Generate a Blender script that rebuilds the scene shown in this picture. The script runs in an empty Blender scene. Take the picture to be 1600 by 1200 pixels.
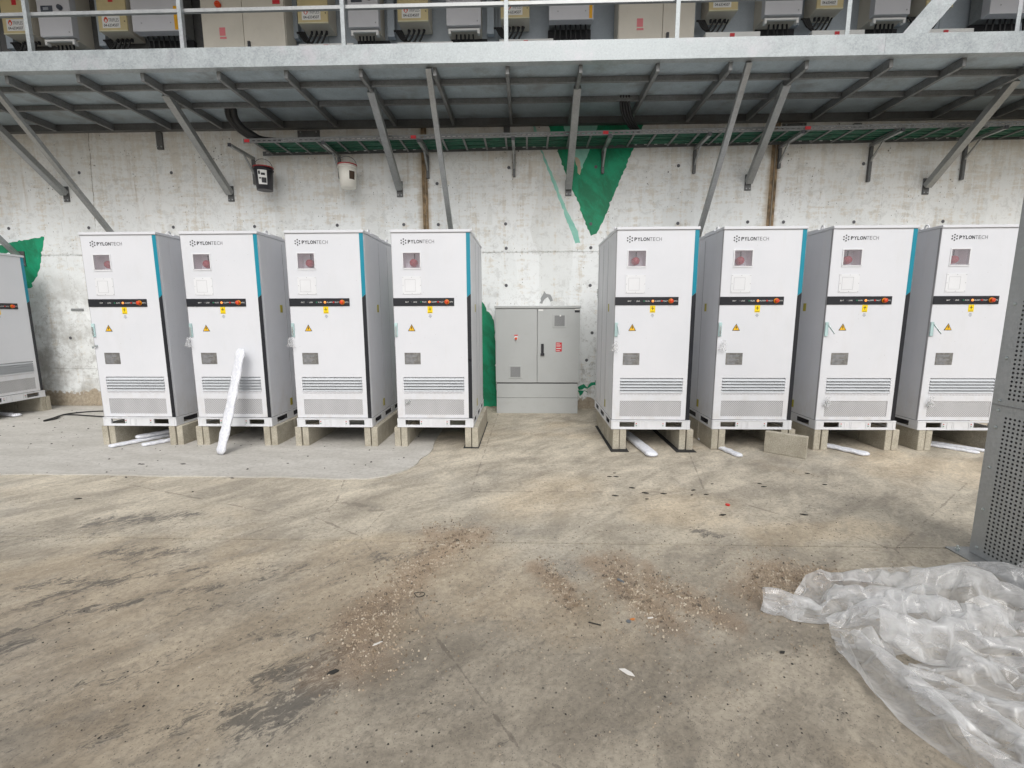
import bpy, math, random
import numpy as np
from mathutils import Vector, Matrix
SC = bpy.context.scene
COL = SC.collection
PI = math.pi
# ------------------------------------------------------------------ camera
CH = 1.45028
F_ = Vector((-0.0303101, 0.988404, -0.1487908)); R_ = Vector((0.9995385, 0.0302702, -0.002533)); U_ = Vector((-0.0020003, 0.1487989, 0.9888654))
cd = bpy.data.cameras.new('camera'); cam = bpy.data.objects.new('camera', cd); COL.objects.link(cam)
cd.sensor_width = 36; cd.lens = 16.2634; cd.clip_start = .05; cd.clip_end = 500
cam.matrix_world = Matrix(((R_.x, U_.x, -F_.x, 0), (R_.y, U_.y, -F_.y, 0), (R_.z, U_.z, -F_.z, CH), (0, 0, 0, 1)))
SC.camera = cam
# ------------------------------------------------------------------ world, sun, exposure (overcast daylight)
SUN_EL, SUN_AZ = math.radians(44), math.radians(172)
w = bpy.data.worlds.new('World'); SC.world = w; w.use_nodes = True
wn = w.node_tree.nodes; wl = w.node_tree.links; wn.clear()
sky = wn.new('ShaderNodeTexSky'); sky.sky_type = 'NISHITA'; sky.sun_disc = False
sky.sun_elevation = SUN_EL; sky.sun_rotation = SUN_AZ; sky.dust_density = 4.0; sky.air_density = 1.0
hs = wn.new('ShaderNodeHueSaturation'); hs.inputs['Saturation'].default_value = .22
bg = wn.new('ShaderNodeBackground'); bg.inputs['Strength'].default_value = .15
wo = wn.new('ShaderNodeOutputWorld')
wl.new(sky.outputs[0], hs.inputs['Color']); wl.new(hs.outputs[0], bg.inputs[0]); wl.new(bg.outputs[0], wo.inputs[0])
sd = bpy.data.lights.new('sun', 'SUN'); sd.energy = .9; sd.angle = math.radians(32); sd.color = (1, .975, .94)
sun = bpy.data.objects.new('sun', sd); COL.objects.link(sun)
sv = Vector((math.sin(SUN_AZ) * math.cos(SUN_EL), math.cos(SUN_AZ) * math.cos(SUN_EL), math.sin(SUN_EL)))
sun.rotation_euler = sv.to_track_quat('Z', 'Y').to_euler()
SC.view_settings.view_transform = 'Standard'; SC.view_settings.look = 'None'
SC.view_settings.exposure = 0.04; SC.view_settings.gamma = 1; SC.view_settings.use_curve_mapping = False
SC.cycles.max_bounces = 10; SC.cycles.transparent_max_bounces = 24
# ------------------------------------------------------------------ helpers
rnd = random.Random(5)
rg = np.random.RandomState(3)
def tag(o, label=None, cat=None, group=None, kind=None):
    for k, v in (('label', label), ('category', cat), ('group', group), ('kind', kind)):
        if v: o[k] = v
    return o
def empty(name, loc=(0, 0, 0), rz=0.0):
    o = bpy.data.objects.new(name, None); COL.objects.link(o); o.empty_display_size = .1
    o.location = loc; o.rotation_euler = (0, 0, rz); return o
def kids(o): return [c for c in o.children]
def copy_tree(o, parent=None):
    c = o.copy(); COL.objects.link(c); c.parent = parent
    for ch in kids(o): copy_tree(ch, c)
    return c
class MB:
    def __init__(s): s.v = []; s.f = []; s.m = []
    def add(s, vs, fs, mi=0):
        b = len(s.v); s.v += [tuple(v) for v in vs]; s.f += [tuple(b + i for i in f) for f in fs]; s.m += [mi] * len(fs); return s
    def box(s, x0, x1, y0, y1, z0, z1, mi=0):
        return s.add([(x0, y0, z0), (x1, y0, z0), (x1, y1, z0), (x0, y1, z0), (x0, y0, z1), (x1, y0, z1), (x1, y1, z1), (x0, y1, z1)],
                     [(0, 3, 2, 1), (4, 5, 6, 7), (0, 1, 5, 4), (1, 2, 6, 5), (2, 3, 7, 6), (3, 0, 4, 7)], mi)
    def prism_y(s, pts, y0, y1, mi=0):      # polygon in x,z (counter-clockwise seen from -y) extruded in y
        n = len(pts)
        return s.add([(x, y0, z) for x, z in pts] + [(x, y1, z) for x, z in pts],
                     [tuple(range(n)), tuple(range(2 * n - 1, n - 1, -1))] + [(i, i + n, (i + 1) % n + n, (i + 1) % n) for i in range(n)], mi)
    def bar(s, a, b, w, h, up=(0, 0, 1), mi=0):   # rectangular bar between two points
        a = Vector(a); b = Vector(b); d = (b - a).normalized(); x = d.cross(Vector(up)).normalized(); y = x.cross(d)
        vs = []
        for p in (a, b):
            for sx, sy in ((-1, -1), (1, -1), (1, 1), (-1, 1)): vs.append(p + x * (sx * w / 2) + y * (sy * h / 2))
        return s.add(vs, [(0, 1, 2, 3), (7, 6, 5, 4), (0, 4, 5, 1), (1, 5, 6, 2), (2, 6, 7, 3), (3, 7, 4, 0)], mi)
    def tube(s, pts, r, n=8, mi=0, caps=True):
        pts = [Vector(p) for p in pts]; b = len(s.v); m = len(pts)
        rr = r if isinstance(r, (list, tuple)) else [r] * m
        prev = None
        for i, p in enumerate(pts):
            d = (pts[min(i + 1, m - 1)] - pts[max(i - 1, 0)]).normalized()
            u = Vector((0, 0, 1)) if abs(d.z) < .9 else Vector((1, 0, 0))
            if prev is not None: u = prev
            x = d.cross(u).normalized(); y = x.cross(d).normalized(); prev = y
            for k in range(n):
                a = 2 * PI * k / n; s.v.append(tuple(p + x * math.cos(a) * rr[i] + y * math.sin(a) * rr[i]))
        for i in range(m - 1):
            for k in range(n):
                s.f.append((b + i * n + k, b + i * n + (k + 1) % n, b + (i + 1) * n + (k + 1) % n, b + (i + 1) * n + k)); s.m.append(mi)
        if caps:
            s.f.append(tuple(b + k for k in range(n - 1, -1, -1))); s.f.append(tuple(b + (m - 1) * n + k for k in range(n))); s.m += [mi, mi]
        return s
    def lathe(s, prof, c=(0, 0, 0), n=24, axis='z', mi=0, caps=True):   # prof: list (r, h)
        b = len(s.v); m = len(prof)
        for r, h in prof:
            for k in range(n):
                a = 2 * PI * k / n; x, y = r * math.cos(a), r * math.sin(a)
                p = (x, y, h) if axis == 'z' else (x, h, -y)
                s.v.append((c[0] + p[0], c[1] + p[1], c[2] + p[2]))
        for i in range(m - 1):
            for k in range(n):
                s.f.append((b + i * n + k, b + i * n + (k + 1) % n, b + (i + 1) * n + (k + 1) % n, b + (i + 1) * n + k)); s.m.append(mi)
        if caps:
            s.f.append(tuple(b + k for k in range(n - 1, -1, -1))); s.f.append(tuple(b + (m - 1) * n + k for k in range(n))); s.m += [mi, mi]
        return s
    def disc(s, x, y, z, r, n=12, mi=0, th=.001):   # disc facing -y
        return s.prism_y([(x + r * math.cos(2 * PI * k / n), z + r * math.sin(2 * PI * k / n)) for k in range(n)], y, y + th, mi)
    def build(s, name, mats, parent=None, bevel=0, smooth=False, seg=2, loc=None):
        me = bpy.data.meshes.new(name); me.from_pydata(s.v, [], s.f)
        if not isinstance(mats, (list, tuple)): mats = [mats]
        for m in mats: me.materials.append(m)
        if len(mats) > 1: me.polygons.foreach_set('material_index', s.m)
        if smooth: me.polygons.foreach_set('use_smooth', [True] * len(me.polygons))
        me.update()
        o = bpy.data.objects.new(name, me); COL.objects.link(o); o.parent = parent
        if loc: o.location = loc
        if bevel:
            b = o.modifiers.new('bevel', 'BEVEL'); b.width = bevel; b.segments = seg; b.limit_method = 'ANGLE'; b.angle_limit = .7
            me.polygons.foreach_set('use_smooth', [True] * len(me.polygons))
            b.harden_normals = True
        return o
def share(o, name, loc, parent, rot=None):
    c = bpy.data.objects.new(name, o.data); COL.objects.link(c); c.parent = parent; c.location = loc
    if rot: c.rotation_euler = rot
    for m in o.modifiers:
        b = c.modifiers.new(m.name, m.type)
        if m.type == 'BEVEL': b.width = m.width; b.segments = m.segments; b.limit_method = 'ANGLE'; b.angle_limit = .7; b.harden_normals = True
    return c
def holed_plate(mb, x0, x1, z0, z1, y0, y1, holes, mi=0):   # plate in xz, thickness y0..y1, rectangular holes
    xs = sorted({x0, x1} | {h[0] for h in holes} | {h[1] for h in holes}); zs = sorted({z0, z1} | {h[2] for h in holes} | {h[3] for h in holes})
    solid = {}
    for i in range(len(xs) - 1):
        for j in range(len(zs) - 1):
            cx, cz = (xs[i] + xs[i + 1]) / 2, (zs[j] + zs[j + 1]) / 2
            solid[i, j] = not any(h[0] < cx < h[1] and h[2] < cz < h[3] for h in holes)
    idx = {}
    def V(i, j, k):
        if (i, j, k) not in idx: idx[i, j, k] = len(mb.v); mb.v.append((xs[i], (y0, y1)[k], zs[j]))
        return idx[i, j, k]
    for (i, j), s in solid.items():
        if not s: continue
        mb.f.append((V(i, j, 0), V(i + 1, j, 0), V(i + 1, j + 1, 0), V(i, j + 1, 0))); mb.m.append(mi)
        mb.f.append((V(i, j + 1, 1), V(i + 1, j + 1, 1), V(i + 1, j, 1), V(i, j, 1))); mb.m.append(mi)
        for di, dj, a, b in ((-1, 0, (i, j + 1), (i, j)), (1, 0, (i + 1, j), (i + 1, j + 1)), (0, -1, (i, j), (i + 1, j)), (0, 1, (i + 1, j + 1), (i, j + 1))):
            if not solid.get((i + di, j + dj), False):
                mb.f.append((V(*a, 0), V(*a, 1), V(*b, 1), V(*b, 0))); mb.m.append(mi)
    return mb
_txt = {}
def text_mb(s, size, bold=0.0, width=1.0):
    """triangles of a line of text, left-bottom at origin, in x,z plane facing -y"""
    k = (s, size, bold, width)
    if k in _txt: return _txt[k]
    cu = bpy.data.curves.new('t', 'FONT'); cu.body = s; cu.size = size; cu.offset = bold; cu.resolution_u = 3
    ob = bpy.data.objects.new('t', cu); COL.objects.link(ob)
    dg = bpy.context.evaluated_depsgraph_get(); me = bpy.data.meshes.new_from_object(ob.evaluated_get(dg))
    vs = [(v.co.x * width, 0, v.co.y) for v in me.vertices]; fs = [tuple(p.vertices) for p in me.polygons]
    bpy.data.objects.remove(ob); bpy.data.curves.remove(cu); bpy.data.meshes.remove(me)
    if vs:
        x0 = min(v[0] for v in vs); z0 = min(v[2] for v in vs); vs = [(v[0] - x0, 0, v[2] - z0) for v in vs]
    _txt[k] = (vs, fs); return _txt[k]
def put_text(mb, s, x, y, z, h, bold=0.0, wtot=None, mi=0, flip=False):
    vs, fs = text_mb(s, 1.0, bold)
    hh = max(v[2] for v in vs); ww = max(v[0] for v in vs); sz = h / hh; sx = (wtot / ww) if wtot else sz
    mb.add([(x + v[0] * sx, y, z + v[2] * sz) for v in vs], fs, mi)
# ------------------------------------------------------------------ materials
class NT:
    def __init__(s, m):
        m.use_nodes = True; s.t = m.node_tree; s.n = s.t.nodes; s.n.clear(); s.l = s.t.links
        s.out = s.n.new('ShaderNodeOutputMaterial')
    def node(s, t, **kw):
        n = s.n.new(t)
        for k, v in kw.items():
            if k in n.inputs: s.put(n.inputs[k], v)
            else: setattr(n, k, v)
        return n
    def put(s, inp, v):
        if isinstance(v, bpy.types.NodeSocket): s.l.new(v, inp)
        elif isinstance(v, bpy.types.Node): s.l.new(v.outputs[0], inp)
        else:
            if inp.type == 'RGBA' and not isinstance(v, (int, float)) and len(v) == 3: v = (*v, 1)
            inp.default_value = v
    def math(s, op, a, b=None, clamp=False):
        n = s.n.new('ShaderNodeMath'); n.operation = op; n.use_clamp = clamp; s.put(n.inputs[0], a)
        if b is not None: s.put(n.inputs[1], b)
        return n.outputs[0]
    def mix(s, f, a, b, mode='MIX'):
        n = s.n.new('ShaderNodeMix'); n.data_type = 'RGBA'; n.blend_type = mode; n.clamp_factor = True
        s.put(n.inputs[0], f); s.put(n.inputs[6], a); s.put(n.inputs[7], b); return n.outputs[2]
    def ramp(s, v, lo, hi, a=0.0, b=1.0):
        n = s.n.new('ShaderNodeMapRange'); n.interpolation_type = 'SMOOTHSTEP'
        s.put(n.inputs[0], v); s.put(n.inputs[1], lo); s.put(n.inputs[2], hi); n.inputs[3].default_value = a; n.inputs[4].default_value = b; return n.outputs[0]
    def coord(s, kind='obj', scale=(1, 1, 1), rot=(0, 0, 0), loc=(0, 0, 0)):
        if kind == 'pos': c = s.node('ShaderNodeNewGeometry').outputs['Position']
        else:
            tc = s.node('ShaderNodeTexCoord').outputs['Object']; oi = s.node('ShaderNodeObjectInfo').outputs['Random']
            mm = s.node('ShaderNodeVectorMath', operation='SCALE'); s.put(mm.inputs[0], (13.0, 7.0, 5.0)); s.put(mm.inputs['Scale'], oi)
            ad = s.node('ShaderNodeVectorMath', operation='ADD'); s.put(ad.inputs[0], tc); s.put(ad.inputs[1], mm.outputs[0]); c = ad.outputs[0]
        if rot != (0, 0, 0):
            m0 = s.node('ShaderNodeMapping'); s.put(m0.inputs['Vector'], c); m0.inputs['Rotation'].default_value = rot; c = m0.outputs[0]; rot = (0, 0, 0)
        mp = s.node('ShaderNodeMapping'); s.put(mp.inputs['Vector'], c); mp.inputs['Scale'].default_value = scale; mp.inputs['Rotation'].default_value = rot; mp.inputs['Location'].default_value = loc
        return mp.outputs[0]
    def noise(s, vec, scale, detail=4, rough=.55, dist=0.0):
        n = s.node('ShaderNodeTexNoise'); s.put(n.inputs['Vector'], vec); n.inputs['Scale'].default_value = scale; n.inputs['Detail'].default_value = detail
        n.inputs['Roughness'].default_value = rough; n.inputs['Distortion'].default_value = dist; return n.outputs['Fac']
    def voro(s, vec, scale, feat='F1', rand=1.0):
        n = s.node('ShaderNodeTexVoronoi', feature=feat); s.put(n.inputs['Vector'], vec); n.inputs['Scale'].default_value = scale; n.inputs['Randomness'].default_value = rand
        return n
    def bump(s, h, strength=.3, dist=.01, nrm=None):
        n = s.node('ShaderNodeBump'); n.inputs['Strength'].default_value = strength; n.inputs['Distance'].default_value = dist; s.put(n.inputs['Height'], h)
        if nrm is not None: s.put(n.inputs['Normal'], nrm)
        return n.outputs[0]
    def bsdf(s, color, rough=.5, metal=0.0, normal=None, spec=.5, coat=0.0, link=True):
        b = s.node('ShaderNodeBsdfPrincipled'); s.put(b.inputs['Base Color'], color); s.put(b.inputs['Roughness'], rough); s.put(b.inputs['Metallic'], metal)
        b.inputs['Specular IOR Level'].default_value = spec; b.inputs['Coat Weight'].default_value = coat
        if normal is not None: s.put(b.inputs['Normal'], normal)
        if link: s.l.new(b.outputs[0], s.out.inputs[0])
        return b
def paint(name, col, rough=.4, metal=0.0, var=.06, vs=3.0, bump=.05, spec=.5, dirt=None, dirt_amt=.0, coat=0.0, bscale=120):
    m = bpy.data.materials.new(name); t = NT(m); c = t.coord()
    n = t.noise(c, vs, 5); dk = tuple(x * (1 - var * 2) for x in col); lt = tuple(min(1, x * (1 + var)) for x in col)
    cc = t.mix(t.ramp(n, .3, .7), dk, lt)
    if dirt: cc = t.mix(t.math('MULTIPLY', t.ramp(t.noise(c, vs * 3.3, 8, .7), .5, .75), dirt_amt), cc, dirt)
    rr = t.ramp(t.noise(c, vs * 4, 4), .3, .7, rough * .85, min(1, rough * 1.15))
    t.bsdf(cc, rr, metal, t.bump(t.noise(c, bscale, 2), bump, .002) if bump else None, spec, coat); return m
M = {}
def m_white():
    m = bpy.data.materials.new('white_powder_coat'); t = NT(m); c = t.coord()
    z = t.node('ShaderNodeSeparateXYZ', Vector=t.node('ShaderNodeNewGeometry').outputs['Position']).outputs[2]
    n = t.noise(c, 2.2, 6, .65); sm = t.noise(t.coord(scale=(1, 1, .25)), 5, 8, .75)
    cc = t.mix(t.ramp(n, .3, .7), (.66, .675, .71), (.69, .70, .735))
    cc = t.mix(t.math('MULTIPLY', t.ramp(sm, .50, .75), .16), cc, (.55, .53, .49))
    dz = t.math('MULTIPLY', t.ramp(z, .95, .22), t.ramp(t.noise(t.coord(scale=(1, 1, .6)), 9, 8, .75), .36, .70))
    cc = t.mix(t.math('MULTIPLY', dz, .38), cc, (.50, .45, .38))
    v = t.voro(c, 26); q = t.node('ShaderNodeSeparateColor', Color=v.outputs['Color']).outputs[0]
    cc = t.mix(t.math('MULTIPLY', t.math('MULTIPLY', t.ramp(v.outputs['Distance'], .10, .05), t.math('GREATER_THAN', q, .93)), .6), cc, (.30, .27, .23))
    t.bsdf(cc, t.ramp(sm, .3, .7, .30, .48), 0, t.bump(t.noise(c, 1.6, 2), .12, .03)); return m
M['white'] = m_white()
M['white_trim'] = paint('white_trim', (.73, .74, .76), .4, var=.02, bump=0)
M['inner_white'] = paint('recess_paint', (.86, .84, .87), .5, var=.03, bump=0)
M['base'] = paint('base_frame_paint', (.68, .69, .71), .45, var=.04, dirt=(.45, .42, .38), dirt_amt=.35)
M['seam'] = paint('panel_gap', (.10, .10, .11), .7, bump=0)
M['gap'] = paint('thin_gap', (.34, .34, .36), .6, bump=0)
M['teal'] = paint('teal_strip', (.0, .235, .33), .35, var=.02, bump=0)
M['black'] = paint('black_strip', (.012, .013, .018), .32, var=.02, bump=0)
M['ink'] = paint('logo_ink', (.015, .015, .02), .5, var=0, bump=0)
M['ink_thin'] = paint('logo_ink_thin', (.10, .10, .115), .5, var=0, bump=0)
M['yellow'] = paint('sticker_yellow', (.85, .62, .0), .45, var=.02, bump=0)
M['tri'] = paint('warning_yellow', (.80, .46, .01), .45, var=.02, bump=0)
M['steel_plate'] = paint('etched_plate', (.24, .235, .225), .42, .45, var=.15, vs=30, bump=.1)
M['louvre'] = paint('louvre_paint', (.60, .62, .64), .4, var=.03, bump=0)
M['dark'] = paint('dark_inside', (.03, .03, .035), .8, var=.1, bump=0)
M['red_bell'] = paint('alarm_red', (.42, .01, .03), .4, var=.05, bump=0)
M['chrome'] = paint('zinc_metal', (.55, .6, .6), .3, .8, var=.05, bump=0)
M['film'] = paint('pale_blue_film', (.45, .62, .62), .3, var=.1, bump=0)
M['label_white'] = paint('label_white', (.75, .75, .73), .5, var=.02, bump=0)
M['grey_text'] = paint('sticker_print', (.32, .34, .38), .5, var=0, bump=0)
M['stripe_dirty'] = paint('dark_yellow_sticker', (.42, .36, .03), .5, var=.1, bump=0)
def emis(name, col, s):
    m = bpy.data.materials.new(name); t = NT(m); b = t.bsdf(col, .3); b.inputs['Emission Color'].default_value = (*col, 1); b.inputs['Emission Strength'].default_value = s; return m
M['lamp_orange'] = emis('lamp_orange', (1, .30, .06), .8)
M['lamp_red'] = paint('lamp_red', (.50, .02, .015), .3, bump=0)
M['lamp_green'] = paint('lamp_green', (.0, .18, .08), .3, bump=0)
M['lamp_off'] = paint('lamp_off', (.05, .05, .06), .3, bump=0)
M['estop'] = paint('emergency_red', (.65, .06, .01), .3, bump=0)
M['estop_ring'] = paint('emergency_ring', (.75, .28, .01), .4, bump=0)
def m_glass():
    m = bpy.data.materials.new('clear_cover'); t = NT(m)
    g = t.node('ShaderNodeBsdfGlossy', Roughness=.08); tr = t.node('ShaderNodeBsdfTransparent', Color=(.96, .95, .97, 1)); d = t.node('ShaderNodeBsdfDiffuse', Color=(.84, .80, .84, 1))
    a = t.node('ShaderNodeMixShader'); t.put(a.inputs[0], .07); t.l.new(tr.outputs[0], a.inputs[1]); t.l.new(d.outputs[0], a.inputs[2])
    fr = t.node('ShaderNodeFresnel', IOR=1.4); b = t.node('ShaderNodeMixShader'); t.l.new(fr.outputs[0], b.inputs[0]); t.l.new(a.outputs[0], b.inputs[1]); t.l.new(g.outputs[0], b.inputs[2])
    t.l.new(b.outputs[0], t.out.inputs[0]); return m
M['glass'] = m_glass()
def m_grille():
    m = bpy.data.materials.new('perforated_grille'); t = NT(m)
    c = t.node('ShaderNodeTexCoord').outputs['Object']
    sp = t.node('ShaderNodeSeparateXYZ'); t.put(sp.inputs[0], c)
    P = .0205
    def holes(ox, oz):
        fx = t.math('SUBTRACT', t.math('FRACT', t.math('ADD', t.math('DIVIDE', sp.outputs[0], P), ox)), .5)
        fz = t.math('SUBTRACT', t.math('FRACT', t.math('ADD', t.math('DIVIDE', sp.outputs[2], P), oz)), .5)
        return t.math('SQRT', t.math('ADD', t.math('MULTIPLY', fx, fx), t.math('MULTIPLY', fz, fz)))
    d = t.math('MINIMUM', holes(0, 0), holes(.5, .5))
    f = t.ramp(d, .22, .30)
    n = t.noise(t.coord(scale=(1, 1, .35)), 6, 3)
    cc = t.mix(f, t.mix(n, (.16, .16, .17), (.30, .30, .31)), t.mix(n, (.50, .50, .51), (.62, .62, .63)))
    t.bsdf(cc, .5, 0, t.bump(f, .5, .002)); return m
M['grille'] = m_grille()
def m_galv(name, lo, hi, rough=.45, metal=.55, sc=14, tint=None):
    m = bpy.data.materials.new(name); t = NT(m); c = t.coord()
    v = t.voro(c, sc * 5); n = t.noise(c, sc * .35, 6, .7); n2 = t.noise(t.coord(scale=(1, 1, 6)), sc, 5, .65)
    f = t.math('ADD', t.math('MULTIPLY', t.node('ShaderNodeSeparateColor', Color=v.outputs['Color']).outputs[0], .35), t.math('ADD', t.math('MULTIPLY', t.ramp(n, .3, .7), .4), t.math('MULTIPLY', n2, .35)), True)
    cc = t.mix(f, lo, hi)
    if tint: cc = t.mix(t.math('MULTIPLY', t.ramp(t.noise(c, 2.2, 6, .7), .5, .72), .7), cc, tint)
    t.bsdf(cc, t.ramp(f, 0, 1, rough * .8, rough * 1.3), metal, t.bump(n2, .12, .003)); return m
M['galv'] = m_galv('galvanised_steel', (.24, .25, .25), (.42, .43, .43), .42, .6)
M['galv_beam'] = m_galv('galvanised_beam', (.22, .24, .25), (.47, .51, .52), .45, .4, tint=(.44, .42, .45))
M['galv_dark'] = m_galv('weathered_steel', (.075, .08, .082), (.17, .17, .17), .5, .4, tint=(.11, .10, .09))
M['galv_mid'] = m_galv('galvanised_dull', (.12, .125, .125), (.27, .275, .275), .45, .45, tint=(.15, .14, .13))
M['floor_sheet'] = m_galv('floor_sheet_underside', (.25, .30, .33), (.44, .51, .55), .42, .3, tint=(.20, .20, .19))
M['cladding'] = m_galv('wall_cladding', (.34, .39, .44), (.46, .51, .56), .5, .25)
M['perf'] = m_galv('perforated_cladding', (.36, .38, .39), (.50, .52, .53), .45, .45, tint=(.40, .42, .42))
M['rust'] = paint('rust_stain', (.27, .19, .11), .9, var=.3, vs=8, dirt=(.42, .34, .24), dirt_amt=.6)
M['cable'] = paint('black_cable', (.012, .012, .013), .5, bump=0)
M['green_cable'] = paint('green_cable', (.004, .085, .045), .5, var=.15, vs=12, bump=0)
M['beige_box'] = paint('beige_enclosure', (.60, .50, .27), .5, var=.05, dirt=(.35, .28, .15), dirt_amt=.2)
M['beige_edge'] = paint('enclosure_edge', (.70, .66, .48), .5, bump=0)
M['cream_box'] = paint('cream_cabinet', (.62, .58, .50), .5, var=.03, dirt=(.45, .38, .28), dirt_amt=.2)
M['inv'] = paint('inverter_grey', (.60, .60, .63), .45, var=.02, bump=0)
M['inv_dark'] = paint('inverter_display', (.07, .08, .10), .3, bump=0)
M['orange_y'] = paint('orange_strip', (.85, .42, .0), .45, bump=0)
M['grey_cab'] = paint('grey_cabinet', (.425, .44, .435), .55, var=.015, dirt=(.34, .33, .30), dirt_amt=.2)
M['red_label'] = paint('red_label', (.60, .02, .03), .5, bump=0)
M['pink_label'] = paint('faded_red_label', (.72, .20, .22), .5, bump=0)
M['block'] = None
def m_block():
    m = bpy.data.materials.new('concrete_block'); t = NT(m); c = t.coord()
    n = t.noise(c, 5, 6, .6); n2 = t.noise(c, 90, 4, .7); v = t.voro(c, 130)
    cc = t.mix(t.ramp(n, .3, .7), (.41, .375, .295), (.58, .54, .44)); cc = t.mix(t.ramp(n2, .35, .7), t.mix(.5, cc, (.20, .18, .15)), cc)
    t.bsdf(cc, .92, 0, t.bump(t.math('ADD', n2, t.math('MULTIPLY', v.outputs['Distance'], .6)), .6, .006)); return m
M['block'] = m_block()
M['rubber'] = paint('black_rubber', (.02, .02, .02), .8)
def m_foam():
    m = bpy.data.materials.new('white_foam'); t = NT(m); c = t.coord()
    n = t.noise(c, 40, 4); v = t.voro(c, 55)
    b = t.bsdf(t.mix(t.ramp(n, .3, .75), (.68, .70, .76), (.84, .85, .88)), .6, 0, t.bump(t.math('ADD', n, v.outputs['Distance']), .7, .006)); b.inputs['Subsurface Weight'].default_value = .0
    return m
M['foam'] = m_foam()
M['bucket_black'] = paint('black_plastic', (.025, .025, .03), .4)
M['bucket_white'] = paint('cream_plastic', (.80, .78, .71), .45, var=.06, dirt=(.4, .32, .2), dirt_amt=.3)
M['bucket_red'] = paint('red_rim', (.35, .03, .03), .5)
M['brown_label'] = paint('brown_label', (.06, .035, .02), .6)
def m_concrete_wall():
    m = bpy.data.materials.new('whitewashed_concrete'); t = NT(m); P = t.coord('pos')
    sp = t.node('ShaderNodeSeparateXYZ'); t.put(sp.inputs[0], t.node('ShaderNodeNewGeometry').outputs['Position'])
    x, z = sp.outputs[0], sp.outputs[2]
    big = t.noise(t.coord('pos', (1, 1, 1)), .9, 6, .6)
    hor = t.noise(t.coord('pos', (1.2, 1, 7)), 2.2, 6, .7, .3)
    ver = t.noise(t.coord('pos', (7, 1, .5)), 1.6, 5, .65, .2)
    fine = t.noise(P, 22, 6, .7)
    board = t.voro(t.coord('pos', (2.2, .01, .55), loc=(3.3, 0, .2)), 1.0, rand=.7); board.distance = 'CHEBYCHEV'   # brushed rectangles
    bc = t.node('ShaderNodeSeparateColor', Color=board.outputs['Color']).outputs[0]
    base = t.mix(t.ramp(big, .3, .7), (.72, .745, .74), (.80, .825, .825))
    base = t.mix(t.math('MULTIPLY', bc, .6), base, (.85, .87, .87)); base = t.mix(t.ramp(bc, .30, .0, 0.0, .25), base, (.56, .55, .51))
    wash = t.math('ADD', t.math('MULTIPLY', hor, .45), t.math('ADD', t.math('MULTIPLY', ver, .45), t.math('MULTIPLY', fine, .25)))
    beige = t.mix(t.ramp(fine, .3, .7), (.50, .45, .37), (.68, .64, .56))
    zup = t.ramp(z, 2.3, 4.1)
    thr = t.math('SUBTRACT', .615, t.math('MULTIPLY', zup, .06))
    base = t.mix(t.math('MULTIPLY', t.ramp(t.math('SUBTRACT', wash, thr), -.02, .07), .72), base, beige)
    # overall grubbiness near the walkway
    base = t.mix(t.math('MULTIPLY', zup, t.ramp(big, .2, .8, .25, .60)), base, (.68, .65, .60))
    # grey scuffs
    scf = t.noise(t.coord('pos', (3, 1, 3)), 2.6, 10, .8, .6)
    low = t.ramp(z, 2.2, .5)
    base = t.mix(t.math('MULTIPLY', t.ramp(scf, .50, .62), t.math('ADD', .34, t.math('MULTIPLY', low, .45))), base, (.42, .42, .40))
    # left low area dirtier
    dl = t.math('MULTIPLY', t.math('MULTIPLY', t.ramp(x, -5.9, -7.1), t.ramp(z, 2.6, 1.2)), t.ramp(t.noise(P, 2.4, 8, .7), .38, .68))
    base = t.mix(t.math('MULTIPLY', dl, .8), base, (.34, .33, .30))
    # tan exposed band at the foot
    nb = t.noise(t.coord('pos', (1, 1, 1), loc=(5, 0, 0)), 1.9, 7, .65)
    lim = t.math('ADD', t.math('MULTIPLY', t.math('SUBTRACT', nb, .5), .9), t.math('MULTIPLY', t.ramp(x, -5.0, -6.3), .22))
    foot = t.ramp(t.math('SUBTRACT', z, t.math('ADD', lim, .05)), .03, -.02)
    base = t.mix(t.math('MULTIPLY', foot, .9), base, t.mix(t.ramp(fine, .3, .7), (.25, .195, .13), (.43, .36, .26)))
    # rust beside vertical joints
    for jx in (-1.51, 3.53):
        dx = t.math('ABSOLUTE', t.math('SUBTRACT', x, jx))
        lim2 = t.math('MULTIPLY', t.noise(t.coord('pos', (.3, 1, 1.8), loc=(jx * 3, 0, 0)), 2.0, 6, .7), .24)
        base = t.mix(t.math('MULTIPLY', t.ramp(t.math('SUBTRACT', dx, lim2), .0, -.09), .7), base, (.37, .28, .17))
    # rust drips under plates
    dr = t.math('MULTIPLY', t.ramp(t.noise(t.coord('pos', (5, 1, .35), loc=(9, 0, 0)), 1.3, 6, .6), .62, .72), t.ramp(z, 2.4, 4.0))
    base = t.mix(t.math('MULTIPLY', dr, .45), base, (.34, .25, .15))
    # pits
    v = t.voro(P, 13); region = t.ramp(t.noise(P, 1.7, 4, .6), .48, .60)
    reg = t.math('ADD', t.math('MULTIPLY', region, t.ramp(z, 2.6, 3.6, .25, 1.0)), .05)
    rc = t.node('ShaderNodeSeparateColor', Color=v.outputs['Color']).outputs[1]
    pit = t.math('MULTIPLY', t.ramp(v.outputs['Distance'], .17, .09), t.math('GREATER_THAN', reg, t.math('MULTIPLY', rc, 1.4)))
    v2 = t.voro(t.coord('pos', (1, 1, .6)), 34); rc2 = t.node('ShaderNodeSeparateColor', Color=v2.outputs['Color']).outputs[0]
    pit2 = t.math('MULTIPLY', t.ramp(v2.outputs['Distance'], .22, .1), t.math('GREATER_THAN', t.math('MULTIPLY', region, .3), rc2))
    pt = t.math('MAXIMUM', pit, pit2)
    base = t.mix(t.math('MULTIPLY', pt, .85), base, (.10, .09, .08))
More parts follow.
